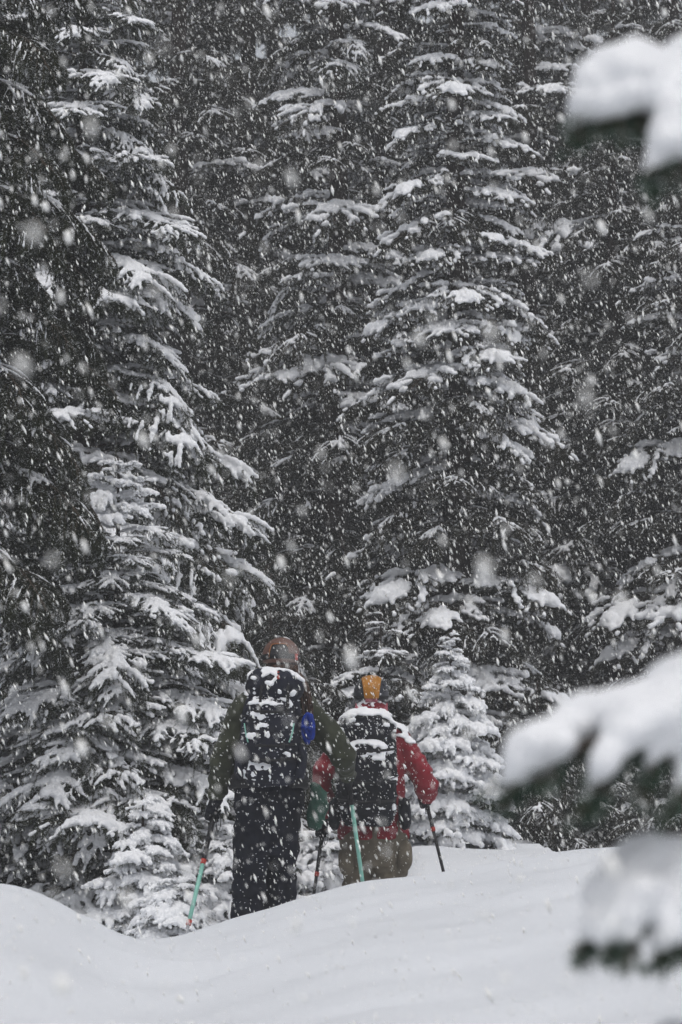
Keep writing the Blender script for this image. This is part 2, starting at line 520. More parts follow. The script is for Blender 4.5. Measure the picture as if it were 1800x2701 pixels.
# ---- the trees one can tell apart
spruce('spruce_tree', 'tall spruce with drooping snow-laden boughs, rising behind the little fir with a bare leader', 215, 25.5, 9.6,
       [(0, 1.30), (1.4, 1.36), (2.1, 1.42), (2.8, 1.50), (4.4, 1.06), (6.6, .70), (9.6, .10)], mixk(('heavy', .45), ('droop', .55)), 200, .14, 11)
spruce('fir_tree', 'young fir with a bare upright leader and snowy tiers, standing before the tall spruce', 302, 22.3, 3.28,
       [(0, 1.25), (.8, 1.15), (1.5, .98), (2.0, .76), (2.6, .44), (3.05, .22), (3.28, .1)], lambda t, r: 'heavy' if t < .84 else 'young', 118, .05, 23, leader=True, hmin=.1)
spruce('spruce_tree', 'dark spruce with hanging, barely dusted boughs at the left edge of the picture', -110, 21.0, 11.5,
       [(0, .8), (1.6, .95), (4, 1.05), (7, .85), (11.5, .1)], 'dark', 175, .16, 31, hmin=2.1)
spruce('spruce_tree', 'lanky spruce with steeply drooping boughs, directly above the two hikers', 890, 34, 14.5,
       [(0, 1.35), (3.5, 1.12), (5, .98), (8, .74), (10, .58), (14.5, .1)], lambda t, r: ('far' if r.uniform() < .75 else 'dark') if t < .28 else ('clump' if r.uniform() < .4 else 'far' if r.uniform() < .7 else 'droop'), 170, .16, 43)
spruce('spruce_tree', 'tall narrow spruce carrying thick snow pads, behind the small round-capped fir', 1210, 31, 13.2,
       [(0, 1.0), (2, .98), (4, .90), (6, .72), (8, .60), (13.2, .1)], lambda t, r: 'clump' if r.uniform() < (.35 if t < .30 else .9) else 'far', 225, .15, 59)
spruce('fir_tree', 'small fir plastered with round snow caps beside the hiker in red', 1190, 27.5, 1.80,
       [(0, .46), (.5, .43), (1.0, .32), (1.5, .15), (1.8, .05)], 'young', 74, .025, 61, hmin=.04, squash=1.1)
FAR = mixk(('far', .75), ('clump', .25))
FARL = mixk(('far', .9), ('clump', .1))
def tall(h, r): return [(0, r), (h * .3, r * .92), (h * .6, r * .62), (h, .1)]

spruce('spruce_tree', 'grey-green spruce with fine frosted twigs, seen below the topmost blurred snow bough', 1625, 35.5, 9.6, tall(9.6, 1.25), FARL, 130, .13, 71)
spruce('spruce_tree', 'spruce cut by the right edge of the picture, behind the blurred snow boughs', 1840, 33, 8.0, tall(8, 1.2), FAR, 110, .13, 73)
for i, (px, d, H, r, lab) in enumerate([
        (20, 38, 16, 1.5, 'far spruce in the top left corner behind the dark hanging boughs'),
        (470, 37, 17, 1.35, 'dim spruce in the dark gap beside the tall drooping spruce'),
        (650, 41, 18, 1.5, 'far shadowy spruce rising between the two tallest spruces'),
        (1010, 43, 18, 1.5, 'far spruce showing between the lanky spruce and the narrow one'),
        (1400, 40, 17, 1.45, 'dim spruce just beyond the narrow snow-padded spruce'),
        (1560, 45, 19, 1.6, 'far dark spruce above the crest, behind the frosted spruce'),
        (1790, 42, 18, 1.5, 'far spruce in the top right corner beyond the blurred bough'),
        (830, 48, 21, 1.7, 'farthest spruce behind the lanky spruce'),
        (1230, 50, 21, 1.7, 'farthest spruce behind the narrow snow-padded spruce'),
        (330, 47, 21, 1.7, 'farthest spruce behind the tall drooping spruce'),
        (560, 53, 23, 1.9, 'faint spruce deep in the dark gap beside the tall drooping spruce'),
        (720, 56, 24, 2.0, 'faint spruce deep in the forest, top centre-left of the picture'),
        (1060, 57, 24, 2.0, 'faint spruce deep in the forest between the lanky spruce and the narrow one'),
        (1480, 54, 23, 1.9, 'faint spruce deep in the forest beside the topmost blurred bough'),
        (1680, 56, 24, 2.0, 'faint spruce deep in the forest behind the frosted spruce'),
        (130, 55, 23, 1.9, 'faint spruce deep in the forest behind the top left boughs')]):
    spruce('spruce_tree', lab, px, d, H, tall(H, r), FARL, 125 if d < 50 else 80, .16, 100 + i, hmin=.2 if d < 50 else 3)
# a few neighbours just outside the picture, so that the forest goes on
for i, (px, d, H, r) in enumerate([(-480, 27, 12, 1.5), (-420, 40, 17, 1.6), (2180, 34, 13, 1.5), (2150, 46, 18, 1.6)]):
    spruce('spruce_tree', ['spruce standing outside the left edge, close', 'spruce standing outside the left edge, far back',
           'spruce standing outside the right edge, close', 'spruce standing outside the right edge, far back'][i], px, d, H, tall(H, r), FAR, 100, .15, 140 + i)
# saplings and buried bushes along the trail
for i, (px, d, H, r, lab) in enumerate([
        (385, 21.0, .95, .34, 'buried fir sapling with lumpy snow at the foot of the young fir'),
        (560, 21.6, .80, .42, 'low snow-capped fir bush behind the mint pole'),
        (470, 20.2, .42, .30, 'snow-smothered fir tip beside the tip of the mint pole'),
        (580, 24.5, 1.55, .50, 'bushy snowy fir half hidden behind the hiker in navy'),
        (865, 25.6, .55, .40, 'low snowy bush showing in the gap between the two hikers'),
        (1075, 28.4, .7, .45, 'small snow-covered bush touching the small round-capped fir')]):
    spruce('fir_sapling', lab, px, d, H, [(0, r), (H * .5, r * .85), (H, .1)], 'young', 34 if H < .9 else 46, .02, 160 + i, hmin=.0, squash=1.05, group='saplings along the trail', cat='sapling')
for i, (px, d, H, r, lab) in enumerate([
        (1420, 29.5, 1.5, .75, 'dark twiggy fir thicket behind the crest beside the small fir'),
        (1600, 30.5, 1.15, .70, 'snow-dusted low fir seen under the middle blurred bough'),
        (1760, 29.0, .8, .55, 'white-covered low fir under the middle blurred bough at the edge'),
        (1330, 31.5, 1.9, .8, 'dark fir thicket between the small fir and the tall narrow spruce'),
        (720, 29, 2.6, 1.0, 'shadowy fir rising behind the heads of the hikers'),
        (1010, 30, 2.2, .9, 'shadowy fir behind the helmet of the hiker in red')]):
    spruce('fir_sapling', lab, px, d, H, [(0, r), (H * .5, r * .8), (H, .1)], mixk(('clump', .6), ('far', .4)) if px == 1010 else mixk(('dark', .45), ('far', .55)), 44, .03, 180 + i, hmin=.0, group='saplings along the trail', cat='sapling')

# ------------------------------------------------------------------ the near fir whose boughs reach into the picture, out of focus
def near_fir():
    K = .82
    base = np.array([1.05, 4.75 * K])
    root = bpy.data.objects.new('fir_tree', None); COL.objects.link(root)
    o = np.array([base[0], base[1], gz(*base)])
    root.location = o; root.empty_display_size = .2
    tag(root, 'nearest fir, its blurred snow-loaded boughs reaching in from the right edge', 'tree', 'snow-laden conifers of the forest')
    link('trunk', trunk_mesh(3.9, .05, 5), root)
    rng = np.random.default_rng(77)
    S = 4.1 / FPX
    def P(px, py, d): return at(px, py, d * K) - o
    # every bough: stem (pixel, pixel, depth), lobes of snow [(px, py, r_px, depth)...] as chains
    B = [
      (3.0, [(1900, 120, 4.25), (1760, 190, 4.15), (1640, 230, 4.1), (1540, 300, 4.08)],
       [[(1960, 110, 110, 4.3), (1850, 150, 85, 4.2), (1770, 195, 70, 4.15), (1690, 195, 88, 4.1), (1625, 190, 98, 4.1), (1570, 245, 62, 4.08), (1533, 300, 34, 4.07), (1513, 338, 16, 4.07)],
        [(1850, 215, 80, 4.12), (1795, 300, 68, 4.05), (1765, 360, 58, 4.02), (1738, 420, 34, 4.0), (1722, 462, 16, 4.0)],
        [(1840, 330, 70, 4.05), (1830, 400, 45, 4.0)],
        [(1790, 240, 70, 4.1), (1710, 250, 66, 4.08), (1640, 262, 58, 4.06), (1590, 290, 40, 4.06)]]),
      (2.1, [(1950, 1750, 4.3), (1760, 1850, 4.15), (1600, 1900, 4.05), (1420, 1980, 4.0)],
       [[(1960, 1740, 130, 4.3), (1830, 1820, 115, 4.2), (1720, 1860, 85, 4.15), (1620, 1875, 66, 4.1), (1545, 1885, 60, 4.1), (1470, 1935, 62, 4.05), (1410, 1965, 66, 4.02), (1375, 2010, 44, 4.0), (1352, 2060, 22, 4.0), (1343, 2092, 11, 4.0)],
        [(1780, 1870, 92, 4.05), (1690, 1905, 76, 4.0), (1630, 1955, 56, 3.97), (1592, 2020, 34, 3.95), (1572, 2080, 20, 3.95), (1562, 2128, 10, 3.95)],
        [(1850, 1910, 70, 4.05), (1770, 1950, 42, 4.0), (1720, 2000, 22, 3.98), (1705, 2060, 14, 3.98)],
        [(1500, 1955, 30, 4.0), (1455, 2000, 18, 4.0), (1440, 2040, 10, 4.0)],
        [(1830, 1980, 45, 4.0), (1800, 2060, 22, 3.98), (1770, 2130, 12, 3.97)]]),
      (1.6, [(1950, 2230, 4.25), (1800, 2290, 4.15), (1690, 2330, 4.05), (1600, 2420, 4.0)],
       [[(1960, 2240, 90, 4.25), (1850, 2255, 75, 4.2), (1770, 2270, 78, 4.1), (1700, 2275, 84, 4.07), (1650, 2325, 74, 4.04), (1610, 2375, 64, 4.02), (1575, 2425, 44, 4.0), (1545, 2470, 24, 4.0)],
        [(1660, 2340, 60, 4.0), (1628, 2420, 48, 3.97), (1600, 2485, 26, 3.96)],
        [(1690, 2350, 54, 3.98), (1672, 2430, 36, 3.95), (1658, 2505, 22, 3.95)],
        [(1880, 2330, 70, 4.05), (1815, 2390, 58, 4.0), (1775, 2440, 42, 3.98), (1752, 2495, 24, 3.97)],
        [(1860, 2420, 60, 4.0), (1810, 2480, 30, 3.98)],
        [(1800, 2300, 80, 4.08), (1735, 2335, 70, 4.04), (1700, 2390, 50, 4.0)]]),
      (1.25, [(1950, 2700, 4.25), (1850, 2725, 4.15), (1760, 2745, 4.1)],
       [[(1960, 2740, 60, 4.25), (1850, 2745, 64, 4.15), (1770, 2740, 58, 4.1), (1700, 2775, 34, 4.08)]]),
    ]
    for h, stem, chains in B:
        tips = [P(*q) for q in stem]
        start = np.array([0, 0, h]) if False else np.array([0.0, 0.0, tips[0][2] + .10])
        stemP = spline(np.array([start, (start + tips[0]) / 2 + [0, 0, .03]] + tips), 26)
        stemP[:, 2] -= .018 * np.linspace(0, 1, 26)
        twigs = [stemP[9:]]
        C, R = [], []
        for ch in chains:
            KK = np.array([list(P(a, b, d)) + [r * d * K / FPX] for a, b, r, d in ch])
            Q = spline(KK, 10 * len(ch))
            for q in Q:
                for _ in range(3):
                    r = max(.004, q[3])
                    j = rng.normal(0, r * .20, 3)
                    rr = r * rng.uniform(.62, .92)
                    C.append(q[:3] + j * [.8, 1.5, .55]); R.append((rr * 1.05, rr * 1.25, rr * .9))
            # the twig that carries this lobe runs along its underside, with side twigs either way
            tw = Q[:, :3].copy(); tw[:, 2] -= Q[:, 3] * .68
            twigs.append(tw)
            for k in range(2, len(Q) - 1, 3):
                for sg in (-1, 1):
                    r = Q[k, 3]
                    out = np.array([rng.normal(-.25, .35), sg * rng.uniform(.3, 1.0), -.30 - rng.uniform(0, .4)])
                    ll = (.020 + .52 * r) * rng.uniform(.4, 1.35)
                    twigs.append(tw[k] + out[None] * np.linspace(0, ll, 5)[:, None] + np.array([0, 0, -.25])[None] * (np.linspace(0, 1, 5) ** 2 * ll)[:, None])
        nV, nT, fr = needles_on(twigs, .0008, .016, .0022, rng, .16, 48)
        wV, wT = cat_parts([tube(stemP, np.linspace(.016, .004, 26), 7)] + [tube(t[::2], np.linspace(.0035, .0015, len(t[::2])), 4, cap=False) for t in twigs[1:]])
        gV, gT = cat_parts([(nV, nT), (wV, wT)])
        b = link('branch', mesh_of('near_bough', gV, gT, [M['needle_near'], M['frost'], M['twig']], np.concatenate([fr, np.full(len(wT), 2)]), False), root)
        sV, sT = blobs(C, R, ICO1)
        sV, sF, sN = remesh(sV, sT, .0042, 8, .5)
        sV += sN * (vnoise(sV, 30, 4) * .004 + vnoise(sV, 80, 6) * .0008)[:, None]
        link('snow', mesh_of('near_snow', sV, sF, M['snow']), b)['kind'] = 'stuff'
    # boughs on the far side of the trunk, outside the picture
    for k in range(26):
        g, s, L, _ = BOUGH['heavy'][k % 4]
        hh = .5 + k * .115
        az = rng.uniform(-1.7, 1.7) if hh < 2.75 else rng.uniform(-3.1, 3.1)      # upper ones, unseen above the picture, are added to shade the snowy boughs
        sc = (.52 if hh < 2.75 else .62) * (1 - hh / 5.6) + .1
        bb = link('branch', g, root, (0, 0, hh), (0, .05, az), (sc, sc, sc)); link('snow', s, bb)['kind'] = 'stuff'

near_fir()

# ------------------------------------------------------------------ the two hikers
M['olive'] = material('olive', (.034, .038, .023), .85, .3, 9, .3, 220, .2, sheen=.1, bdist=.003)
M['navy'] = material('navy', (.0065, .0078, .0145), .85, .35, 10, .35, 160, .2, bdist=.004)
M['black_cloth'] = material('black_cloth', (.0062, .0070, .0115), .8, .4, 10, .35, 200, .25, bdist=.004)
M['pack_navy'] = material('pack_navy', (.006, .0075, .017), .75, .4, 8, .4, 260, .3, bdist=.003)
M['strap'] = material('strap', (.010, .010, .012), .7, .3, 40, .3, 400, .3, bdist=.002)
M['red'] = material('red', (.20, .011, .020), .8, .22, 7, .3, 200, .25, sheen=.08, bdist=.003)
M['khaki'] = material('khaki', (.135, .115, .085), .85, .22, 8, .3, 200, .15, bdist=.003)
M['skin'] = material('skin', (.50, .30, .22), .55, .1, 20, .1, 200, .4, bdist=.001)
M['hair'] = material('hair', (.022, .012, .008), .6, .4, 60, .5, 300, .3, col2=(.085, .045, .03), bdist=.003)
M['helmet_brown'] = material('helmet_brown', (.115, .056, .040), .45, .12, 10, .08, 300, .4, bdist=.001)
M['helmet_black'] = material('helmet_black', (.020, .022, .030), .30, .3, 10, .08, 300, .4, bdist=.001)
M['yellow'] = material('yellow', (.42, .17, .012), .5, .12, 10, .08, 300, .4, bdist=.001)
M['pink'] = material('pink', (.36, .115, .14), .9, .2, 25, .4, 250, .1, bdist=.003)
M['mint'] = material('mint', (.24, .52, .43), .4, .08, 20, .05, 200, .4, bdist=.001)
M['red_plastic'] = material('red_plastic', (.42, .045, .03), .4, .1, 20, spec=.4)
M['black_plastic'] = material('black_plastic', (.012, .012, .014), .5, .3, 20, .2, 200, .4, bdist=.001)
M['metal'] = material('metal', (.32, .33, .35), .35, .1, 20, spec=.5)
M['blue'] = material('blue', (.006, .030, .25), .7, .3, 30, .4, 300, .3, bdist=.002)
M['green_bag'] = material('green_bag', (.022, .060, .044), .75, .3, 12, .3, 200, .25, bdist=.003)
M['orange'] = material('orange', (.30, .11, .03), .5, .1, 20, spec=.4)

def sack(P, A, B, pw=2.6, n=36, ref=(0, 1, 0)):
    """closed loft with rounded-square sections"""
    P = np.asarray(P, float); A = np.asarray(A, float); B = np.asarray(B, float)
    t = frames(P)
    u = np.cross(t, ref); u /= np.linalg.norm(u, axis=1, keepdims=True)
    v = np.cross(u, t)
    a = np.arange(n) / n * 2 * math.pi
    c = np.sign(np.cos(a)) * np.abs(np.cos(a)) ** (2 / pw); s = np.sign(np.sin(a)) * np.abs(np.sin(a)) ** (2 / pw)
    V = P[:, None] + c[None, :, None] * u[:, None] * A[:, None, None] + s[None, :, None] * v[:, None] * B[:, None, None]
    V = V.reshape(-1, 3)
    T = []
    for i in range(len(P) - 1):
        for j in range(n):
            a0, a1 = i * n + j, i * n + (j + 1) % n
            T += [(a0, a1, a1 + n), (a0, a1 + n, a0 + n)]
    k = len(V); V = np.concatenate([V, [P[0], P[-1]]])
    for j in range(n):
        T.append((k, (j + 1) % n, j)); b = (len(P) - 1) * n; T.append((k + 1, b + j, b + (j + 1) % n))
    return V, np.array(T)

def folds(V, N, amp, scale, seed, stretch=(1, 1, 1)):
    Q = V * np.asarray(stretch)
    r = 1 - np.abs(vnoise(Q, scale, seed) * 1.6).clip(0, 1)
    return V + N * (amp * (r - .5) + amp * .5 * vnoise(Q, scale * 2.3, seed + 3))[:, None]

def put(name, VF, mat, parent, org, smooth=True):
    V, F = VF[0], VF[1]
    return link(name, mesh_of(name, V - org, F, mat, None, smooth), parent)

def vnormals(V, F):
    F = np.asarray(F)
    n = np.cross(V[F[:, 1]] - V[F[:, 0]], V[F[:, 2]] - V[F[:, 0]])
    N = np.zeros_like(V)
    for c in range(F.shape[1]): np.add.at(N, F[:, c], n)
    return N / (np.linalg.norm(N, axis=1, keepdims=True) + 1e-9)

def settle(V, N, seed, up=.45, keep=.5, r=.014, scale=11., extra=0.0, box=None, voxel=.0065, sink=.3):
    """snow where a surface faces the sky (and a few clinging patches)"""
    rng = np.random.default_rng(seed)
    nz = (vnoise(V, scale, seed) * .72 + vnoise(V, scale * 2.7, seed + 5) * .42) * .5 + .5
    m = (N[:, 2] > up) & (nz < keep) | ((N[:, 1] < -.3) & (nz < extra))
    if box is not None:
        m &= box(V)
    C = V[m] + N[m] * (r * sink)
    if len(C) < 3: return None
    if len(C) > 1500: C = C[rng.choice(len(C), 1500, replace=False)]
    R = r * rng.uniform(.55, 1.15, len(C))
    sV, sT = blobs(C, np.stack([R * 1.15, R * 1.15, R * .8], 1), ICO0)
    sV, sF, sN = remesh(sV, sT, voxel, 2, .5)
    sV += sN * (vnoise(sV, 60, 3) * .002)[:, None]
    return sV, sF

def speckle(V, N, n, seed, rlo=.0018, rhi=.0052):
    """single flakes that stuck to the cloth"""
    rng = np.random.default_rng(seed)
    w = .35 + np.clip(N[:, 2], 0, 1) * 1.6 + .4 * np.clip(-N[:, 1], 0, 1)
    w *= np.clip(.4 + vnoise(V, 9, seed), .05, 2)
    k = rng.choice(len(V), n, p=w / w.sum())
    r = np.exp(rng.uniform(math.log(rlo), math.log(rhi), n))
    return blobs(V[k] + N[k] * (r * .35)[:, None], np.stack([r * rng.uniform(.8, 1.5, n), r * rng.uniform(.8, 1.5, n), r], 1), ICO0)

def dust(o, V, N, n, seed, org, **kw):
    put('snow_dusting', speckle(V, N, n, seed, **kw), M['snow'], o, org)['kind'] = 'stuff'

def dome(c, rx, ry, rz, lo, n=40, m=18, thick=.014, tilt=0.0):
    """helmet shell: from the crown down to polar angle lo (radians), with an inner skin"""
    th = np.linspace(.02, lo, m)
    az = np.arange(n) / n * 2 * math.pi
    def ring(k, tt): return np.stack([np.sin(tt) * np.cos(az) * (rx - k), np.sin(tt) * np.sin(az) * (ry - k), np.full(n, math.cos(tt)) * (rz - k)], 1)
    V = np.concatenate([ring(0, t) for t in th] + [ring(thick, t) for t in th[::-1]])
    if tilt:
        ct, st = math.cos(tilt), math.sin(tilt)
        V = np.stack([V[:, 0], V[:, 1] * ct - V[:, 2] * st, V[:, 1] * st + V[:, 2] * ct], 1)
    V = V + c
    T = []
    for i in range(2 * m - 1):
        for j in range(n):
            a0, a1 = i * n + j, i * n + (j + 1) % n
            T += [(a0, a0 + n, a1 + n), (a0, a1 + n, a1)]
    k = len(V); V = np.concatenate([V, [V[:n].mean(0), V[-n:].mean(0)]])
    for j in range(n):
        T.append((k, j, (j + 1) % n)); b = (2 * m - 1) * n; T.append((k + 1, b + (j + 1) % n, b + j))
    return V, np.array(T)

def dome_patch(c, rx, ry, rz, fn, off=.003, nu=24, nv=18, thick=.004):
    """a panel that follows the helmet: fn(u, v) -> azimuth, polar angle; azimuth -pi/2 is the back of the head"""
    U, W = np.meshgrid(np.linspace(0, 1, nu), np.linspace(0, 1, nv))
    A, Tt = fn(U.ravel(), W.ravel())
    def lay(k): return np.stack([np.sin(Tt) * np.cos(A) * (rx + k), np.sin(Tt) * np.sin(A) * (ry + k), np.cos(Tt) * (rz + k)], 1) + c
    V = np.concatenate([lay(off), lay(off - thick)])
    T = []; h = nu * nv
    for i in range(nv - 1):
        for j in range(nu - 1):
            a = i * nu + j
            T += [(a, a + nu, a + nu + 1), (a, a + nu + 1, a + 1), (h + a, h + a + nu + 1, h + a + nu), (h + a, h + a + 1, h + a + nu + 1)]
    edge = [j for j in range(nu)] + [i * nu + nu - 1 for i in range(1, nv)] + [(nv - 1) * nu + j for j in range(nu - 2, -1, -1)] + [i * nu for i in range(nv - 2, 0, -1)]
    for q in range(len(edge)):
        a, b = edge[q], edge[(q + 1) % len(edge)]
        T += [(a, b, h + b), (a, h + b, h + a)]
    return V, np.array(T), V[edge]

def glove(hand, axis, wrist):
    """a gloved hand closed round a pole: palm, four bent fingers, thumb, cuff"""
    z = axis / np.linalg.norm(axis)
    fw = hand - wrist; y = fw - z * np.dot(fw, z); y /= np.linalg.norm(y) + 1e-9
    x = np.cross(y, z)
    L = lambda a, b, c: hand + x * a + y * b + z * c
    parts = []
    pc = np.array([L(-.030, -.028, .0), L(-.036, -.012, .0), L(-.034, .008, .0)])
    for h in (-.030, -.010, .010, .030):
        parts.append(tube(pc + z * h, [.021, .022, .019], 10))
    ext = {-.034: 150, -.012: 185, .011: 195, .033: 175}
    for h, e in ext.items():
        th = np.radians(np.linspace(170, 170 - e, 9))
        P = np.array([L(.029 * math.cos(t), .031 * math.sin(t), h + .004 * math.sin(t)) for t in th])
        parts.append(tube(P, np.linspace(.0125, .0095, 9), 8))
    th = np.radians(np.linspace(200, 330, 7))
    P = np.array([L(.030 * math.cos(t), .034 * math.sin(t), .034 + .010 * k / 6) for k, t in enumerate(th)])
    parts.append(tube(P, np.linspace(.0145, .0105, 7), 8))
    back = hand - fw / np.linalg.norm(fw) * .03
    cuffP = np.array([L(-.026, -.022, 0), back * .6 + (wrist) * .4 + x * -.01, wrist])
    parts.append(tube(cuffP, [.030, .038, .044], 14))
    V, T = cat_parts(parts)
    V, F, N = remesh(V, T, .0045, 3, .5)
    return V, F

def body_mesh(J, org, head, hr, face):
    """the figure itself, one continuous skin under the clothes"""
    ps = []
    tor = spline(np.array([J['pelvis'], J['waist'], J['chest'], J['shoulder'], J['neck'], head]), 14)
    ps.append(tube(tor, np.stack([np.interp(np.linspace(0, 5, 14), range(6), [.15, .13, .15, .15, .06, .055]), np.interp(np.linspace(0, 5, 14), range(6), [.11, .10, .11, .08, .06, .06])], 1), 16, (0, 1, 0)))
    for s in 'LR':
        ps.append(tube(spline(np.array([J['shoulder'] * .4 + J['sh' + s] * .6, J['sh' + s], J['el' + s], J['wr' + s], J['ha' + s]]), 14), np.interp(np.linspace(0, 4, 14), range(5), [.06, .052, .040, .024, .012]), 10))
        for k in range(4):   # fingers inside the glove
            ps.append(tube(np.array([J['ha' + s], J['ha' + s] + (J['ha' + s] - J['wr' + s]) * .10 + np.array([0, 0, .008 * (k - 1.5)])]), [.006, .005], 6))
        ps.append(tube(spline(np.array([J['pelvis'] * .5 + J['hip' + s] * .5, J['hip' + s], J['kn' + s], J['an' + s], J['an' + s] + [0, .14, -.05]]), 14), np.interp(np.linspace(0, 4, 14), range(5), [.09, .082, .055, .038, .035]), 10))
    ps.append(blobs([head, head + face * .045 + [0, 0, -.05]], [(.078, .098, .115), (.055, .06, .06)], ICO2))
    nose = head + face * .103 + [0, 0, -.025]
    side = np.cross(face, [0, 0, 1])
    ps.append(blobs([nose, head + face * .09 + [0, 0, -.068], head + face * .088 + side * .032 + [0, 0, .006], head + face * .088 - side * .032 + [0, 0, .006], head + side * .08 + [0, 0, -.012], head - side * .08 + [0, 0, -.012]],
                    [(.012, .016, .022), (.024, .014, .009), (.014, .010, .008), (.014, .010, .008), (.010, .018, .03), (.010, .018, .03)], ICO1))
    V, T = cat_parts(ps)
    V, F, N = remesh(V, T, .013, 2, .5)
    return V, F

def garment(parts, voxel, smooth, amp, scale, seed, stretch=(1, 1, 1), cuts=None):
    V, T = cat_parts(parts)
    V, F, N = remesh(V, T, voxel, smooth, .5)
    V = folds(V, N, amp, scale, seed, stretch)
    return V, F, vnormals(V, F)

def sleeve(Ps, Rs, seed, n=34, rings=.006):
    K = np.concatenate([np.array(Ps), np.array(Rs)[:, None]], 1)
    Q = spline(K, n)
    s = np.arange(n)
    R = Q[:, 3] + rings * np.sin(s * 1.45 + seed) * np.clip(np.linspace(.2, 1.3, n), 0, 1)
    return tube(Q[:, :3], R, 18)

def pole(label, hand, tip, grip_len, split, upper, lower, lever, n_lever=1, rad=.0105, group='trekking poles of the hikers'):
    """trekking pole from above the hand to the tip; split = share of the shaft where the second section starts"""
    a = hand + (hand - tip) / np.linalg.norm(hand - tip) * .06
    d = (tip - a); L = np.linalg.norm(d); d = d / L
    root = bpy.data.objects.new('trekking_pole', None); COL.objects.link(root); root.location = tip; root.empty_display_size = .05
    tag(root, label, 'pole', group)
    q = lambda s: a + d * s
    put('grip', tube(np.array([q(0), q(.015), q(.05), q(.09), q(.13), q(grip_len)]), [.014, .019, .0165, .0175, .0165, .0155], 12), M['black_plastic'], root, tip)
    s1 = split * L
    put('upper_shaft', tube(np.array([q(grip_len - .01), q(s1)]), [rad * 1.12, rad * 1.12], 12), upper, root, tip)
    put('lower_shaft', tube(np.array([q(s1 - .005), q(L - .16)]), [rad, rad * .92], 12), lower, root, tip)
    for k, s in enumerate(([s1] if n_lever > 0 else []) + ([L - .17] if n_lever > 1 else [])):
        lv = put('lock_lever', cat_parts([tube(np.array([q(s - .016), q(s + .016)]), [rad * 1.25, rad * 1.2], 12), tube(np.array([q(s - .014) + [.014, -.004, 0], q(s + .016) + [.012, -.004, 0]]), [.005, .004], 8)]), lever, root, tip)
    put('tip', tube(np.array([q(L - .165), q(L - .03), q(L)]), [rad * .75, rad * .62, .002], 10), M['metal'], root, tip)
    th = np.linspace(0, 2 * math.pi, 25)
    u = np.cross(d, [0, 1, 0]); u /= np.linalg.norm(u); v = np.cross(d, u)
    put('basket', tube(np.array([q(L - .065) + .034 * (u * math.cos(t) + v * math.sin(t)) for t in th]), .006, 6), M['black_plastic'], root, tip)
    put('wrist_strap', tube(spline(np.array([q(.02), q(.02) + [.03, -.01, -.04], q(.02) + [.028, -.015, -.11], q(.02) + [.008, -.015, -.13], q(.03)]), 22), np.full((22, 2), [.007, .0022]), 6), M['strap'], root, tip)
    return d

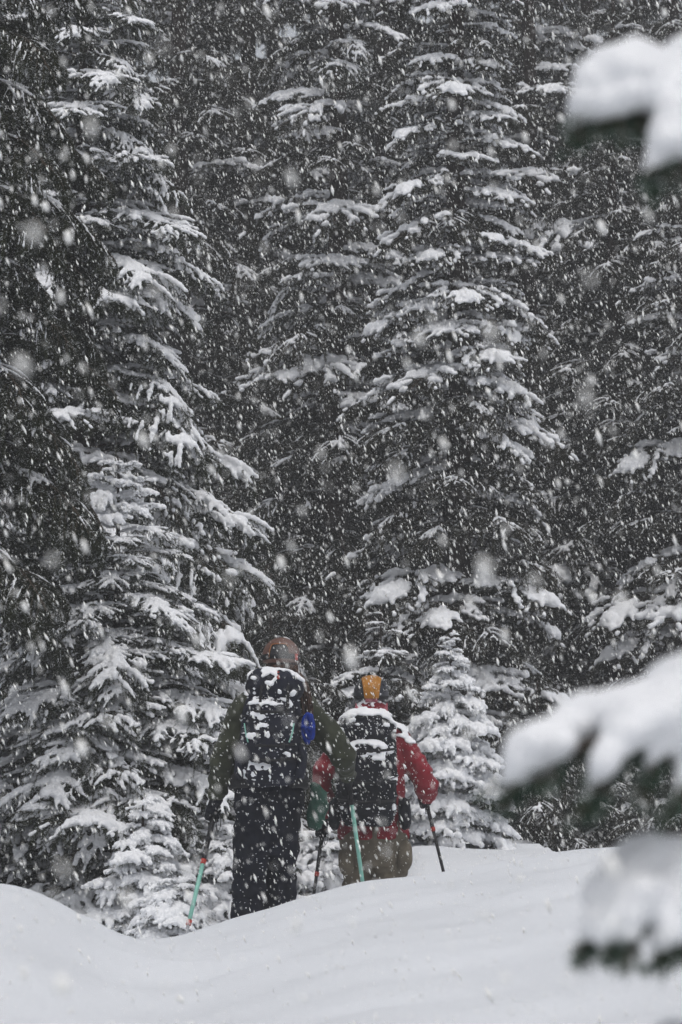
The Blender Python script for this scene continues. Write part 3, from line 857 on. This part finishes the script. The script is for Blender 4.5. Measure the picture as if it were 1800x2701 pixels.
# ---------------- the hiker in navy and olive
def hiker_one():
    D = 20.0
    A = lambda px, py, dd=0.0: at(px, py, D + dd)
    fL, fR = A(655, 2475), A(728, 2475, .10)
    J = dict(pelvis=A(706, 2110), waist=A(706, 2030), chest=A(715, 1930), shoulder=A(724, 1858), neck=A(738, 1800),
             shL=A(650, 1868), elL=A(588, 1998, -.05), wrL=A(572, 2105, .02), haL=A(566, 2148, .06),
             shR=A(796, 1866), elR=A(902, 1990, .06), wrR=A(918, 2050, .26), haR=A(922, 2078, .34),
             hipL=A(666, 2115), hipR=A(746, 2115), knL=A(659, 2295, .0), knR=A(741, 2280, .12), anL=A(652, 2450, -.05), anR=A(733, 2445, .14))
    head = A(742, 1742, .03)
    org = A(692, 2478)
    org[2] = gz(org[0], org[1])
    b = link('person', mesh_of('person', *[x for x in (lambda V, F: (V - org, F))(*body_mesh(J, org, head, .1, np.array([.05, 1.0, -.08])))], M['skin']), None, org)
    tag(b, 'hiker in brown helmet, olive jacket and navy trousers walking away with poles', 'person')
    # trousers
    tr = []
    tr.append(sack(spline(np.array([A(705, 2180), A(705, 2120), A(706, 2070), A(707, 2030)]), 8), [.19, .215, .205, .18], [.15, .16, .15, .13], 2.2) if False else
              sack(np.array([A(702, 2250), A(703, 2210), A(704, 2165), A(705, 2130), A(706, 2080), A(707, 2035)]), [.08, .14, .19, .215, .205, .185], [.05, .10, .145, .16, .155, .13], 2.0))
    for s, sx in (('L', -1), ('R', 1)):
        k = [J['hip' + s], J['hip' + s] * .5 + J['kn' + s] * .5, J['kn' + s], J['kn' + s] * .5 + J['an' + s] * .5, J['an' + s], J['an' + s] + [0, 0, -.03]]
        tr.append(sleeve(k, [.112, .108, .101, .098, .096, .090], 2 * sx, 30, .006))
    V, F, N = garment(tr, .010, 5, .019, 8.5, 5, (1, 1, .75))
    dust(put('trousers', (V, F), M['navy'], b, org), V, N, 240, 1, org)
    # jacket
    P = np.array([A(706, 2066), A(706, 2044), A(709, 1990), A(715, 1930), A(721, 1875), A(728, 1838), A(736, 1808), A(740, 1790)])
    Jk = [sack(P, [.225, .222, .205, .205, .205, .165, .085, .075], [.165, .16, .14, .145, .135, .115, .085, .078], 2.2)]
    Jk.append(sleeve([J['shoulder'] * .45 + J['shL'] * .55, J['shL'], J['shL'] * .5 + J['elL'] * .5 + [-.01, 0, 0], J['elL'], J['elL'] * .5 + J['wrL'] * .5, J['wrL']], [.09, .090, .080, .074, .064, .054], 1))
    Jk.append(sleeve([J['shoulder'] * .45 + J['shR'] * .55, J['shR'], J['shR'] * .5 + J['elR'] * .5 + [.012, 0, .012], J['elR'] + [.01, -.02, -.015], J['elR'] * .5 + J['wrR'] * .5, J['wrR']], [.09, .094, .086, .080, .066, .052], 4))
    V, F, N = garment(Jk, .010, 4, .013, 10.0, 8, (1, 1, .9))
    jk = put('jacket', (V, F), M['olive'], b, org)
    dust(jk, V, N, 320, 2, org)
    s = settle(V, N, 41, .60, .34, .008, 14, voxel=.005)
    if s: put('snow', s, M['snow'], jk, org)['kind'] = 'stuff'
    # helmet with its dark rear panel, orange edge and goggle strap; hair below
    hc = A(742, 1734, .03)
    rx, ry, rz = .117, .140, .123
    he = put('helmet', dome(hc, rx, ry, rz, 1.86), M['helmet_brown'], b, org)
    pv, pt, pe = dome_patch(hc, rx, ry, rz, lambda u, v: (-math.pi / 2 + (-.10 + (u - .5) * (1.02 + .10 * v)), .92 + v * .72), .003)
    put('rear_panel', (pv, pt), M['black_plastic'], he, org)
    edge = [np.array([np.sin(t) * np.cos(a) * (rx + .004), np.sin(t) * np.sin(a) * (ry + .004), np.cos(t) * (rz + .004)]) + hc
            for a, t in [(-math.pi / 2 - .62, 1.60), (-math.pi / 2 - .62, 1.3), (-math.pi / 2 - .60, 1.02), (-math.pi / 2 - .50, .90), (-math.pi / 2 - .1, .87), (-math.pi / 2 + .32, .90), (-math.pi / 2 + .42, 1.04)]]
    put('panel_trim', tube(spline(np.array(edge), 30), .0028, 6), M['orange'], he, org)
    gs, gt, _ = dome_patch(hc, rx, ry, rz, lambda u, v: (u * 2 * math.pi - math.pi / 2, 1.50 + v * .26 - .12 * np.cos(u * 2 * math.pi)), .005, 60, 5)
    put('goggle_strap', (gs, gt), M['strap'], he, org)
    put('buckle', dome_patch(hc, rx, ry, rz, lambda u, v: (-math.pi / 2 + .78 + u * .18, 1.42 + v * .3), .010)[:2], M['red_plastic'], he, org)
    rng = np.random.default_rng(4)
    hs = [blobs([A(744, 1766, .02)], [(.100, .115, .085)], ICO2)]
    for k in range(26):
        a = rng.uniform(-1.15, 1.15)
        p0 = A(744, 1755, .02) + np.array([.098 * math.sin(a), -.118 * math.cos(a), 0])
        hs.append(tube(np.array([p0, p0 + [rng.normal(0, .006), -.004, -.045], p0 + [rng.normal(.008, .01), .004, -.085 - rng.uniform(0, .02)]]), [.013, .012, .004], 6))
    for k in range(16):   # long hair blown over the far shoulder
        j = rng.normal(0, .010, 3)
        hs.append(tube(spline(np.array([A(770, 1762, .0), A(786, 1782, -.09), A(800, 1815, -.14), A(808, 1860, -.15), A(813, 1898, -.15)]) + j * np.array([[.5], [.8], [1.3], [1.6], [1.2]]), 14), np.linspace(.013, .004, 14), 6))
    put('hair', cat_parts(hs), M['hair'], b, org)
    V, F, N = garment([dome(hc, rx, ry, rz, .9)], .008, 0, 0, 1, 1)
    s = settle(V, N, 43, .75, .30, .006, 22, voxel=.004)
    if s: put('snow', s, M['snow'], he, org)['kind'] = 'stuff'
    tipL = A(482, 2478, -.45); tipR = A(970, 2420, .45)
    tipL = A(483, 2500, -.40)
    dL, dR = tipL - J['haL'], tipR - J['haR']
    put('glove', glove(J['haL'], -dL, J['wrL']), M['black_cloth'], b, org)
    put('glove', glove(J['haR'], -dR, J['wrR']), M['black_cloth'], b, org)
    for f in ('anL', 'anR'):
        p = J[f]
        V, F, N = garment([tube(np.array([p + [0, 0, .10], p + [0, .0, 0], p + [0, .0, -.05]]), [.075, .072, .070], 14), blobs([p + [0, .06, -.065], p + [0, .15, -.085]], [(.058, .10, .05), (.052, .085, .035)], ICO2)], .009, 3, .002, 20, 3)
        put('boot', (V, F), M['black_plastic'], b, org)
    pole('mint-green trekking pole planted beside the hiker in navy, leaning left', J['haL'], tipL, .235, .40, M['black_plastic'], M['mint'], M['red_plastic'], 2, .0135)
    pole('mint-green trekking pole in front of the khaki trousers', J['haR'], tipR, .13, .17, M['black_plastic'], M['mint'], M['black_plastic'], 1, .0135)

    # ---- the pack
    B = lambda px, py, dd=0.0: at(px, py, D - .25 + dd)
    po = B(718, 2075)
    root = bpy.data.objects.new('backpack', None); COL.objects.link(root); root.location = po; root.empty_display_size = .1
    tag(root, 'dark navy backpack dusted with snow on the hiker in the brown helmet', 'backpack')
    V, F, N = garment([sack(np.array([B(712, 2072), B(712, 2050), B(714, 1990), B(718, 1900), B(722, 1842), B(724, 1818)]), [.125, .165, .184, .182, .160, .12], [.08, .125, .145, .145, .125, .09], 2.35)], .009, 4, .013, 8, 21, (1, 1, 1.3))
    mb = put('main_compartment', (V, F), M['pack_navy'], root, po)
    dust(mb, V, N, 300, 3, po, rhi=.007)
    s = settle(V, N, 51, .35, .45, .009, 15, .30, lambda v: (v[:, 2] < B(0, 1915)[2]) & (np.abs(v[:, 0] - B(690, 0)[0]) < .10))
    if s: put('snow', s, M['snow'], mb, po)['kind'] = 'stuff'
    V, F, N = garment([sack(np.array([B(722, 1842, -.01), B(724, 1825, -.01), B(727, 1795, .01), B(729, 1776, .02), B(730, 1768, .02)]), [.150, .174, .168, .128, .07], [.12, .15, .15, .115, .06], 2.2)], .009, 3, .010, 11, 25)
    ld = put('lid', (V, F), M['pack_navy'], root, po)
    s = settle(V, N, 53, .42, .60, .012, 15, .20)
    if s: put('snow', s, M['snow'], ld, po)['kind'] = 'stuff'
    put('tag', tube(np.array([B(733, 1772, -.115), B(733, 1782, -.14), B(734, 1791, -.15)]), np.full((3, 2), [.011, .003]), 6, (0, 1, 0)), M['red_plastic'], ld, po)
    V, F, N = garment([sack(np.array([B(708, 2010, -.13), B(708, 1995, -.135), B(711, 1930, -.135), B(714, 1860, -.12), B(715, 1842, -.10)]), [.10, .128, .138, .128, .10], [.03, .05, .055, .045, .025], 2.6)], .008, 3, .006, 12, 27)
    fp = put('front_pocket', (V, F), M['pack_navy'], root, po)
    dust(fp, V, N, 260, 4, po, rhi=.007)
    s = settle(V, N, 57, .25, .60, .009, 18, .26, voxel=.005)
    if s: put('snow', s, M['snow'], fp, po)['kind'] = 'stuff'
    for x0, x1, x2 in ((645, 649, 655), (776, 771, 763)):
        put('cord', tube(spline(np.array([B(x0, 1908, -.15), B(x1, 1935, -.165), B(x2, 1958, -.17)]), 10), .0042, 6), M['mint'], root, po)
    for sx in (-1, 1):
        put('shoulder_strap', tube(spline(np.array([B(724 + sx * 45, 1838, .06), at(724 + sx * 52, 1822, D + .02), at(724 + sx * 56, 1850, D + .15), at(722 + sx * 58, 1930, D + .17), B(716 + sx * 66, 2020, .16)]), 24), np.full((24, 2), [.030, .010]), 8), M['strap'], root, po)
        for y0 in (1880, 1985):
            put('side_strap', tube(spline(np.array([B(718 + sx * 73, y0, .08), B(718 + sx * 80, y0 + 6, -.03), B(718 + sx * 66, y0 + 12, -.13)]), 12), np.full((12, 2), [.010, .003]), 6), M['strap'], root, po)
        put('hip_belt', tube(spline(np.array([B(712 + sx * 55, 2058, .0), B(710 + sx * 88, 2060, .13), at(708 + sx * 98, 2066, D + .08), at(706 + sx * 40, 2072, D + .18)]), 18), np.full((18, 2), [.016, .045]), 8, (0, 0, 1)), M['strap'], root, po)
    V, F, N = garment([sack(np.array([B(688, 2062, -.06), B(690, 2045, -.07), B(694, 2022, -.07), B(696, 2012, -.06)]), [.08, .10, .10, .08], [.05, .07, .07, .05], 2.5)], .009, 3, .007, 12, 29)
    lp = put('lower_pocket', (V, F), M['pack_navy'], root, po)
    s = settle(V, N, 59, .2, .62, .008, 18, .34, voxel=.005)
    if s: put('snow', s, M['snow'], lp, po)['kind'] = 'stuff'
    for yy, w in ((1872, 62), (1962, 66), (2000, 64)):
        st = put('compression_strap', tube(spline(np.array([B(716 - w, yy, -.10), B(716 - w * .6, yy + 4, -.185), B(716, yy + 6, -.20), B(716 + w * .6, yy + 4, -.185), B(716 + w, yy, -.10)]), 22), np.full((22, 2), [.0085, .003]), 6, (0, 1, 0)), M['strap'], root, po)
        put('buckle', tube(np.array([B(716 + w * .45, yy - 3, -.198), B(716 + w * .45, yy + 13, -.198)]), np.full((2, 2), [.014, .006]), 8, (0, 1, 0)), M['black_plastic'], st, po)
    for sx in (-1, 1):
        put('lid_strap', tube(spline(np.array([B(726 + sx * 34, 1806, -.14), B(724 + sx * 36, 1832, -.165), B(722 + sx * 36, 1866, -.17), B(720 + sx * 36, 1888, -.165)]), 14), np.full((14, 2), [.009, .003]), 6, (0, 1, 0)), M['strap'], root, po)
        V, F, N = garment([sack(np.array([B(714 + sx * 72, 2052, .0), B(714 + sx * 76, 2040, .0), B(716 + sx * 78, 1985, .0), B(717 + sx * 76, 1966, .0)]), [.03, .042, .042, .034], [.06, .085, .085, .07], 2.3)], .008, 3, .006, 14, 33 + sx)
        put('side_pocket', (V, F), M['pack_navy'], root, po)
    # the bright blue rope clipped on its side
    rng = np.random.default_rng(8)
    ro = bpy.data.objects.new('rope_bundle', None); COL.objects.link(ro); ro.parent = root
    for k in range(9):
        th = np.linspace(0, 2 * math.pi, 26)
        cx, cy = 812 + rng.uniform(-7, 7), 1918 + rng.uniform(-6, 8)
        w, h = rng.uniform(7, 13), rng.uniform(26, 38)
        dd = rng.uniform(-.04, .02)
        put('loop', tube(np.array([B(cx + w * math.sin(t) + 2.5 * math.cos(2 * t), cy + h * math.cos(t), dd + .012 * math.sin(t + k)) for t in th]), .0085, 7), M['blue'], ro, po)
    put('loop', tube(spline(np.array([B(796, 1915, -.07), B(812, 1920, -.085), B(828, 1916, -.05), B(812, 1912, .04), B(797, 1914, -.06)]), 22), .009, 7), M['blue'], ro, po)
    # the green bag hanging from the hip
    go = A(838, 2185, -.02)
    V, F, N = garment([sack(np.array([A(828, 2186, -.04), A(834, 2165, -.05), A(841, 2130, -.05), A(840, 2095, -.05), A(833, 2076, -.04), A(822, 2066, -.03)]), [.035, .055, .060, .052, .036, .016], [.03, .05, .055, .05, .035, .015], 2.2)], .008, 3, .010, 14, 31)
    g = put('hip_bag', (V, F), M['green_bag'], None, np.zeros(3)); g.location = go; g.data.transform(Matrix.Translation(-Vector(go)))
    tag(g, 'dark green cloth bag hanging at the hip of the hiker in navy', 'bag')
    put('cord', tube(spline(np.array([A(822, 2068, -.03), A(812, 2060, -.03), A(800, 2062, -.02)]), 8), .005, 6), M['strap'], g, go)

# ---------------- the hiker in red
def hiker_two():
    D = 23.7
    A = lambda px, py, dd=0.0: at(px, py, D + dd)
    J = dict(pelvis=A(985, 2195), waist=A(982, 2120), chest=A(976, 2000, .03), shoulder=A(976, 1925, .06), neck=A(979, 1872, .10),
             shL=A(912, 1938, .05), elL=A(850, 2052, -.02), wrL=A(862, 2150, .12), haL=A(852, 2192, .18),
             shR=A(1043, 1945, .05), elR=A(1122, 2070, .02), wrR=A(1126, 2105, .22), haR=A(1124, 2112, .30),
             hipL=A(942, 2205), hipR=A(1030, 2205), knL=A(946, 2310, .06), knR=A(1030, 2310, .0), anL=A(950, 2420), anR=A(1024, 2420, -.1))
    head = A(980, 1832, .12)
    org = A(985, 2440); org[2] = gz(org[0], org[1])
    V, F = body_mesh(J, org, head, .1, np.array([-.05, 1.0, -.15]))
    b = link('person', mesh_of('person', V - org, F, M['skin']), None, org)
    tag(b, 'hiker in red jacket, khaki trousers and black helmet with a yellow stripe', 'person')
    tr = [sack(np.array([A(986, 2285), A(986, 2240), A(985, 2200), A(984, 2160)]), [.225, .25, .245, .22], [.16, .185, .185, .17], 2.3)]
    for s, sx in (('L', -1), ('R', 1)):
        k = [J['hip' + s], J['hip' + s] * .5 + J['kn' + s] * .5, J['kn' + s], J['kn' + s] * .4 + J['an' + s] * .6, J['an' + s]]
        tr.append(sleeve(k, [.132, .134, .122, .110, .10], 3 * sx, 30, .005))
    V, F, N = garment(tr, .011, 4, .017, 7.5, 15, (1, 1, .8))
    tro = put('trousers', (V, F), M['khaki'], b, org)
    dust(tro, V, N, 200, 5, org)
    for px, py in ((1066, 2250), (915, 2262)):
        V, F, N = garment([sack(np.array([A(px, py + 28, -.05), A(px, py + 22, -.06), A(px, py - 12, -.06), A(px, py - 18, -.05)]), [.05, .058, .058, .05], [.10, .115, .115, .10], 3)], .009, 2, .004, 12, 3)
        put('pocket', (V, F), M['khaki'], tro, org)
    P = np.array([A(986, 2212), A(986, 2190), A(984, 2140), A(980, 2060), A(976, 1990, .02), A(976, 1940, .04), A(978, 1908, .06), A(979, 1878, .09), A(980, 1858, .10)])
    Jk = [sack(P, [.255, .255, .235, .235, .24, .222, .165, .105, .095], [.19, .19, .17, .165, .165, .15, .13, .105, .095], 2.2)]
    Jk.append(blobs([A(975, 1893, -.02)], [(.155, .10, .062)], ICO2))
    Jk.append(sleeve([J['shoulder'] * .4 + J['shL'] * .6, J['shL'], J['shL'] * .5 + J['elL'] * .5, J['elL'], J['elL'] * .5 + J['wrL'] * .5, J['wrL']], [.09, .092, .084, .076, .064, .052], 1))
    Jk.append(sleeve([J['shoulder'] * .4 + J['shR'] * .6, J['shR'], J['shR'] * .5 + J['elR'] * .5 + [.01, 0, .012], J['elR'], J['elR'] * .4 + J['wrR'] * .6 + [0, 0, -.0], J['wrR']], [.09, .094, .092, .088, .070, .05], 4))
    V, F, N = garment(Jk, .011, 4, .015, 9.0, 18, (1, 1, .9))
    jk = put('jacket', (V, F), M['red'], b, org)
    dust(jk, V, N, 420, 6, org, rhi=.006)
    s = settle(V, N, 71, .40, .66, .012, 12, 0, lambda v: v[:, 2] > A(0, 1960)[2])
    if s: put('snow', s, M['snow'], jk, org)['kind'] = 'stuff'
    # neck gaiter with its two upstanding corners
    g = [tube(np.array([A(980, 1884, .10), A(980, 1872, .10), A(980, 1856, .12)]), np.array([[.098, .105], [.094, .104], [.084, .096]]), 22, (0, 1, 0))]
    for sx in (-1, 1):
        g.append(tube(np.array([A(980 + sx * 34, 1880, -.02), A(980 + sx * 39, 1868, -.02), A(980 + sx * 42, 1852, -.02)]), np.array([[.028, .02], [.018, .015], [.004, .004]]), 10, (0, 1, 0)))
    V, F, N = garment(g, .008, 1, .004, 14, 5)
    put('neck_gaiter', (V, F), M['pink'], b, org)
    hc = A(980, 1828, .12)
    rx, ry, rz = .128, .146, .124
    he = put('helmet', dome(hc, rx, ry, rz, 2.12, tilt=-.10), M['helmet_black'], b, org)
    def arch(u, v):                       # a band from the nape over the crown, wider on top
        w = .050 + .020 * np.clip(v * 1.5, 0, 1)
        x = (u - .5) * 2 * w / rx
        k = np.sqrt(1 - x * x); ph = -.34 + v * 2.2
        y, z = -k * np.cos(ph), k * np.sin(ph)
        return np.arctan2(y, x), np.arccos(np.clip(z, -1, 1))
    pv, pt, _ = dome_patch(hc, rx, ry, rz, arch, .006, 26, 26, .01)
    put('stripe_panel', (pv, pt), M['yellow'], he, org)
    for sx in (-1, 1):
        for k in range(3):
            put('vent', dome_patch(hc, rx, ry, rz, lambda u, v: (-math.pi / 2 + sx * (.82 + .16 * u), .75 + .27 * k + v * .15), .004, 6, 6)[:2], M['black_plastic'], he, org)
    pv, pt, _ = dome_patch(hc, rx, ry, rz, lambda u, v: (u * 2 * math.pi - math.pi / 2, 1.74 + v * .22), .003, 60, 5)
    put('goggle_strap', (pv, pt), M['strap'], he, org)
    put('strap_patch', dome_patch(hc, rx, ry, rz, lambda u, v: (-math.pi / 2 + (u - .5) * .75, 1.92 + v * .20), .008)[:2], M['pink'], he, org)
    hV, hF = dome(hc, rx + .007, ry + .007, rz + .007, 1.3)
    hN = vnormals(hV, hF)
    dust(he, hV, (hV - hc) / np.linalg.norm(hV - hc, axis=1, keepdims=True), 120, 10, org, rhi=.006)
    tipL = A(818, 2432, -.05); tipR = A(1203, 2432, .35)
    dL, dR = tipL - J['haL'], tipR - J['haR']
    put('glove', glove(J['haL'], -dL, J['wrL']), M['black_cloth'], b, org)
    put('glove', glove(J['haR'], -dR, J['wrR']), M['black_cloth'], b, org)
    for f in ('anL', 'anR'):
        p = J[f]
        V, F, N = garment([tube(np.array([p + [0, 0, .10], p, p + [0, 0, -.05]]), [.075, .072, .070], 14), blobs([p + [0, .06, -.065], p + [0, .15, -.085]], [(.058, .10, .05), (.052, .085, .035)], ICO2)], .009, 3, .002, 20, 3)
        put('boot', (V, F), M['black_plastic'], b, org)
    pole('black trekking pole with red locks in the gap between the hikers', J['haL'], tipL, .16, .52, M['black_plastic'], M['black_plastic'], M['red_plastic'], 2, .0125)
    pole('black trekking pole with red locks beside the small fir', J['haR'], tipR, .13, .28, M['black_plastic'], M['black_plastic'], M['red_plastic'], 2, .0125)
    # ---- the pack
    B = lambda px, py, dd=0.0: at(px, py, D - .28 + dd)
    po = B(968, 2172)
    root = bpy.data.objects.new('backpack', None); COL.objects.link(root); root.location = po; root.empty_display_size = .1
    tag(root, 'large black backpack with snow on its lid, worn over the red jacket', 'backpack')
    V, F, N = garment([sack(np.array([B(970, 2178), B(970, 2160), B(969, 2100), B(968, 2020), B(968, 1955), B(968, 1930)]), [.15, .196, .214, .214, .202, .155], [.09, .14, .16, .16, .145, .10], 2.4)], .010, 4, .014, 7.5, 41, (1, 1, 1.3))
    mb = put('main_compartment', (V, F), M['black_cloth'], root, po)
    dust(mb, V, N, 380, 7, po, rhi=.007)
    s = settle(V, N, 81, .30, .52, .013, 10, .16)
    if s: put('snow', s, M['snow'], mb, po)['kind'] = 'stuff'
    V, F, N = garment([sack(np.array([B(968, 1952, -.02), B(968, 1938, -.02), B(970, 1912, .0), B(971, 1899, .03), B(972, 1893, .04)]), [.18, .210, .200, .15, .08], [.13, .16, .155, .12, .07], 2.3)], .009, 3, .011, 11, 43)
    ld = put('lid', (V, F), M['black_cloth'], root, po)
    dust(ld, V, N, 200, 8, po, rhi=.007)
    s = settle(V, N, 83, .45, .66, .014, 12, .16)
    if s: put('snow', s, M['snow'], ld, po)['kind'] = 'stuff'
    V, F, N = garment([sack(np.array([B(965, 2090, -.15), B(965, 2075, -.16), B(966, 2010, -.16), B(966, 1972, -.14), B(966, 1958, -.12)]), [.12, .15, .16, .14, .10], [.03, .055, .06, .05, .03], 2.6)], .009, 3, .007, 12, 45)
    fp = put('front_pocket', (V, F), M['black_cloth'], root, po)
    dust(fp, V, N, 200, 9, po, rhi=.007)
    s = settle(V, N, 85, .3, .75, .013, 12, .10)
    if s: put('snow', s, M['snow'], fp, po)['kind'] = 'stuff'
    for sx in (-1, 1):
        V, F, N = garment([sack(np.array([B(976 + sx * 92, 2178, .14), B(976 + sx * 93, 2168, .12), B(975 + sx * 92, 2125, .12), B(975 + sx * 88, 2112, .14)]), [.03, .045, .045, .03], [.06, .09, .09, .06], 2.6)], .008, 2, .006, 14, 47 + sx)
        put('hip_pocket', (V, F), M['black_cloth'], root, po)
        put('shoulder_strap', tube(spline(np.array([B(972 + sx * 48, 1945, .05), at(974 + sx * 58, 1912, D + .05), at(974 + sx * 64, 1945, D + .20), at(975 + sx * 66, 2020, D + .20), B(974 + sx * 72, 2110, .18)]), 24), np.full((24, 2), [.032, .011]), 8), M['strap'], root, po)
        put('side_strap', tube(spline(np.array([B(970 + sx * 74, 2040, .10), B(969 + sx * 79, 2046, -.03), B(968 + sx * 62, 2054, -.15)]), 12), np.full((12, 2), [.011, .003]), 6), M['strap'], root, po)
    for yy, w in ((1975, 76), (2060, 78), (2110, 76)):
        st = put('compression_strap', tube(spline(np.array([B(968 - w, yy, -.10), B(968 - w * .6, yy + 4, -.205), B(968, yy + 6, -.225), B(968 + w * .6, yy + 4, -.205), B(968 + w, yy, -.10)]), 22), np.full((22, 2), [.009, .003]), 6, (0, 1, 0)), M['strap'], root, po)
        put('buckle', tube(np.array([B(968 + w * .4, yy - 3, -.222), B(968 + w * .4, yy + 12, -.222)]), np.full((2, 2), [.015, .006]), 8, (0, 1, 0)), M['black_plastic'], st, po)
    put('load_strap', tube(spline(np.array([B(1030, 1920, -.02), at(1052, 1922, D - .05), at(1066, 1946, D - .02), at(1062, 1965, D + .05)]), 12), np.full((12, 2), [.013, .004]), 6), M['strap'], root, po)

hiker_one()
hiker_two()

# ------------------------------------------------------------------ the falling snow: loose clumps of flakes hanging in the air
def falling_snow():
    rng = np.random.default_rng(99)
    dens = 108.0
    y0, y1 = 2.3, 33.0
    nbox = int(dens * 10.2 * 12.2 * (y1 - y0))
    Pn = np.stack([rng.uniform(-5.1, 5.1, nbox), rng.uniform(y0, y1, nbox), rng.uniform(-3.4, 8.8, nbox)], 1)
    keep = (np.abs(Pn[:, 0]) < .112 * Pn[:, 1] + .9) & (Pn[:, 2] > -.098 * Pn[:, 1] - .3) & (Pn[:, 2] < .235 * Pn[:, 1] + .6)
    Pn = Pn[keep]
    Pn = Pn[Pn[:, 2] > ground(Pn[:, 0], Pn[:, 1]) + .03]
    n = len(Pn)
    w = np.exp(rng.normal(math.log(.00185), .54, n)).clip(.0008, .0080)
    el = rng.uniform(2.0, 3.8, n)
    # wind-leaned, never quite alike
    dr = np.stack([rng.normal(.34, .13, n), rng.normal(.05, .25, n), -np.ones(n)], 1)
    dr /= np.linalg.norm(dr, axis=1, keepdims=True)
    u = np.cross(dr, rng.normal(0, 1, (n, 3))); u /= np.linalg.norm(u, axis=1, keepdims=True)
    v = np.cross(dr, u)
    j = lambda: rng.uniform(.7, 1.25, n)[:, None]
    W = w[:, None]
    ring = [Pn + u * W * j(), Pn + (-.5 * u + .866 * v) * W * j(), Pn + (-.5 * u - .866 * v) * W * j()]
    tips = [Pn - dr * W * el[:, None] + u * W * .3 * (j() - 1), Pn + dr * W * el[:, None]]
    V = np.stack(ring + tips, 1).reshape(-1, 3)
    F = np.array([(0, 1, 3), (1, 2, 3), (2, 0, 3), (1, 0, 4), (2, 1, 4), (0, 2, 4)])
    T = (F[None] + (np.arange(n) * 5)[:, None, None]).reshape(-1, 3)
    # the nearest clumps are large enough to show their lumpy shape
    k = np.nonzero(Pn[:, 1] < 7.0)[0]
    near = np.zeros(n, bool); near[k] = True
    T = T[np.repeat(~near, len(F))]
    I0, I1 = ICO0
    lump = I0[None] * rng.uniform(.75, 1.2, (len(k), len(I0), 1))
    lv = Pn[k][:, None] + w[k][:, None, None] * (lump[:, :, :1] * u[k][:, None] + lump[:, :, 1:2] * v[k][:, None] + lump[:, :, 2:] * dr[k][:, None] * (.75 * el[k])[:, None, None])
    lt = (I1[None] + (np.arange(len(k)) * len(I0))[:, None, None]).reshape(-1, 3)
    V, T = cat_parts([(V, T), (lv.reshape(-1, 3), lt)])
    o = link('falling_snow', mesh_of('falling_snow', V, T, M['flake'], None, True))
    tag(o, 'heavy falling snowflakes filling the air everywhere', 'snowfall', None, 'stuff')

falling_snow()

# ------------------------------------------------------------------ the air, thick with fine snow
def haze():
    x, y0, y1, z0, z1 = 250., -112., 312., -8., 27.
    V = [(sx * x, yy, zz) for zz in (z0, z1) for yy in (y0, y1) for sx in (-1, 1)]
    F = [(0, 2, 3, 1), (4, 5, 7, 6), (0, 1, 5, 4), (2, 6, 7, 3), (0, 4, 6, 2), (1, 3, 7, 5)]
    m = bpy.data.materials.new('haze'); m.use_nodes = True
    N, L = m.node_tree.nodes, m.node_tree.links
    N.remove(N['Principled BSDF'])
    pv = N.new('ShaderNodeVolumePrincipled')
    pv.inputs['Color'].default_value = (.93, .94, .95, 1)
    pv.inputs['Density'].default_value = .0018
    pv.inputs['Anisotropy'].default_value = .1
    L.new(pv.outputs[0], N['Material Output'].inputs['Volume'])
    o = link('haze', mesh_of('haze', np.array(V, float), np.array(F), m, None, False))
    tag(o, 'pale grey snowy air that fades the far trees', 'haze', None, 'stuff')

haze()
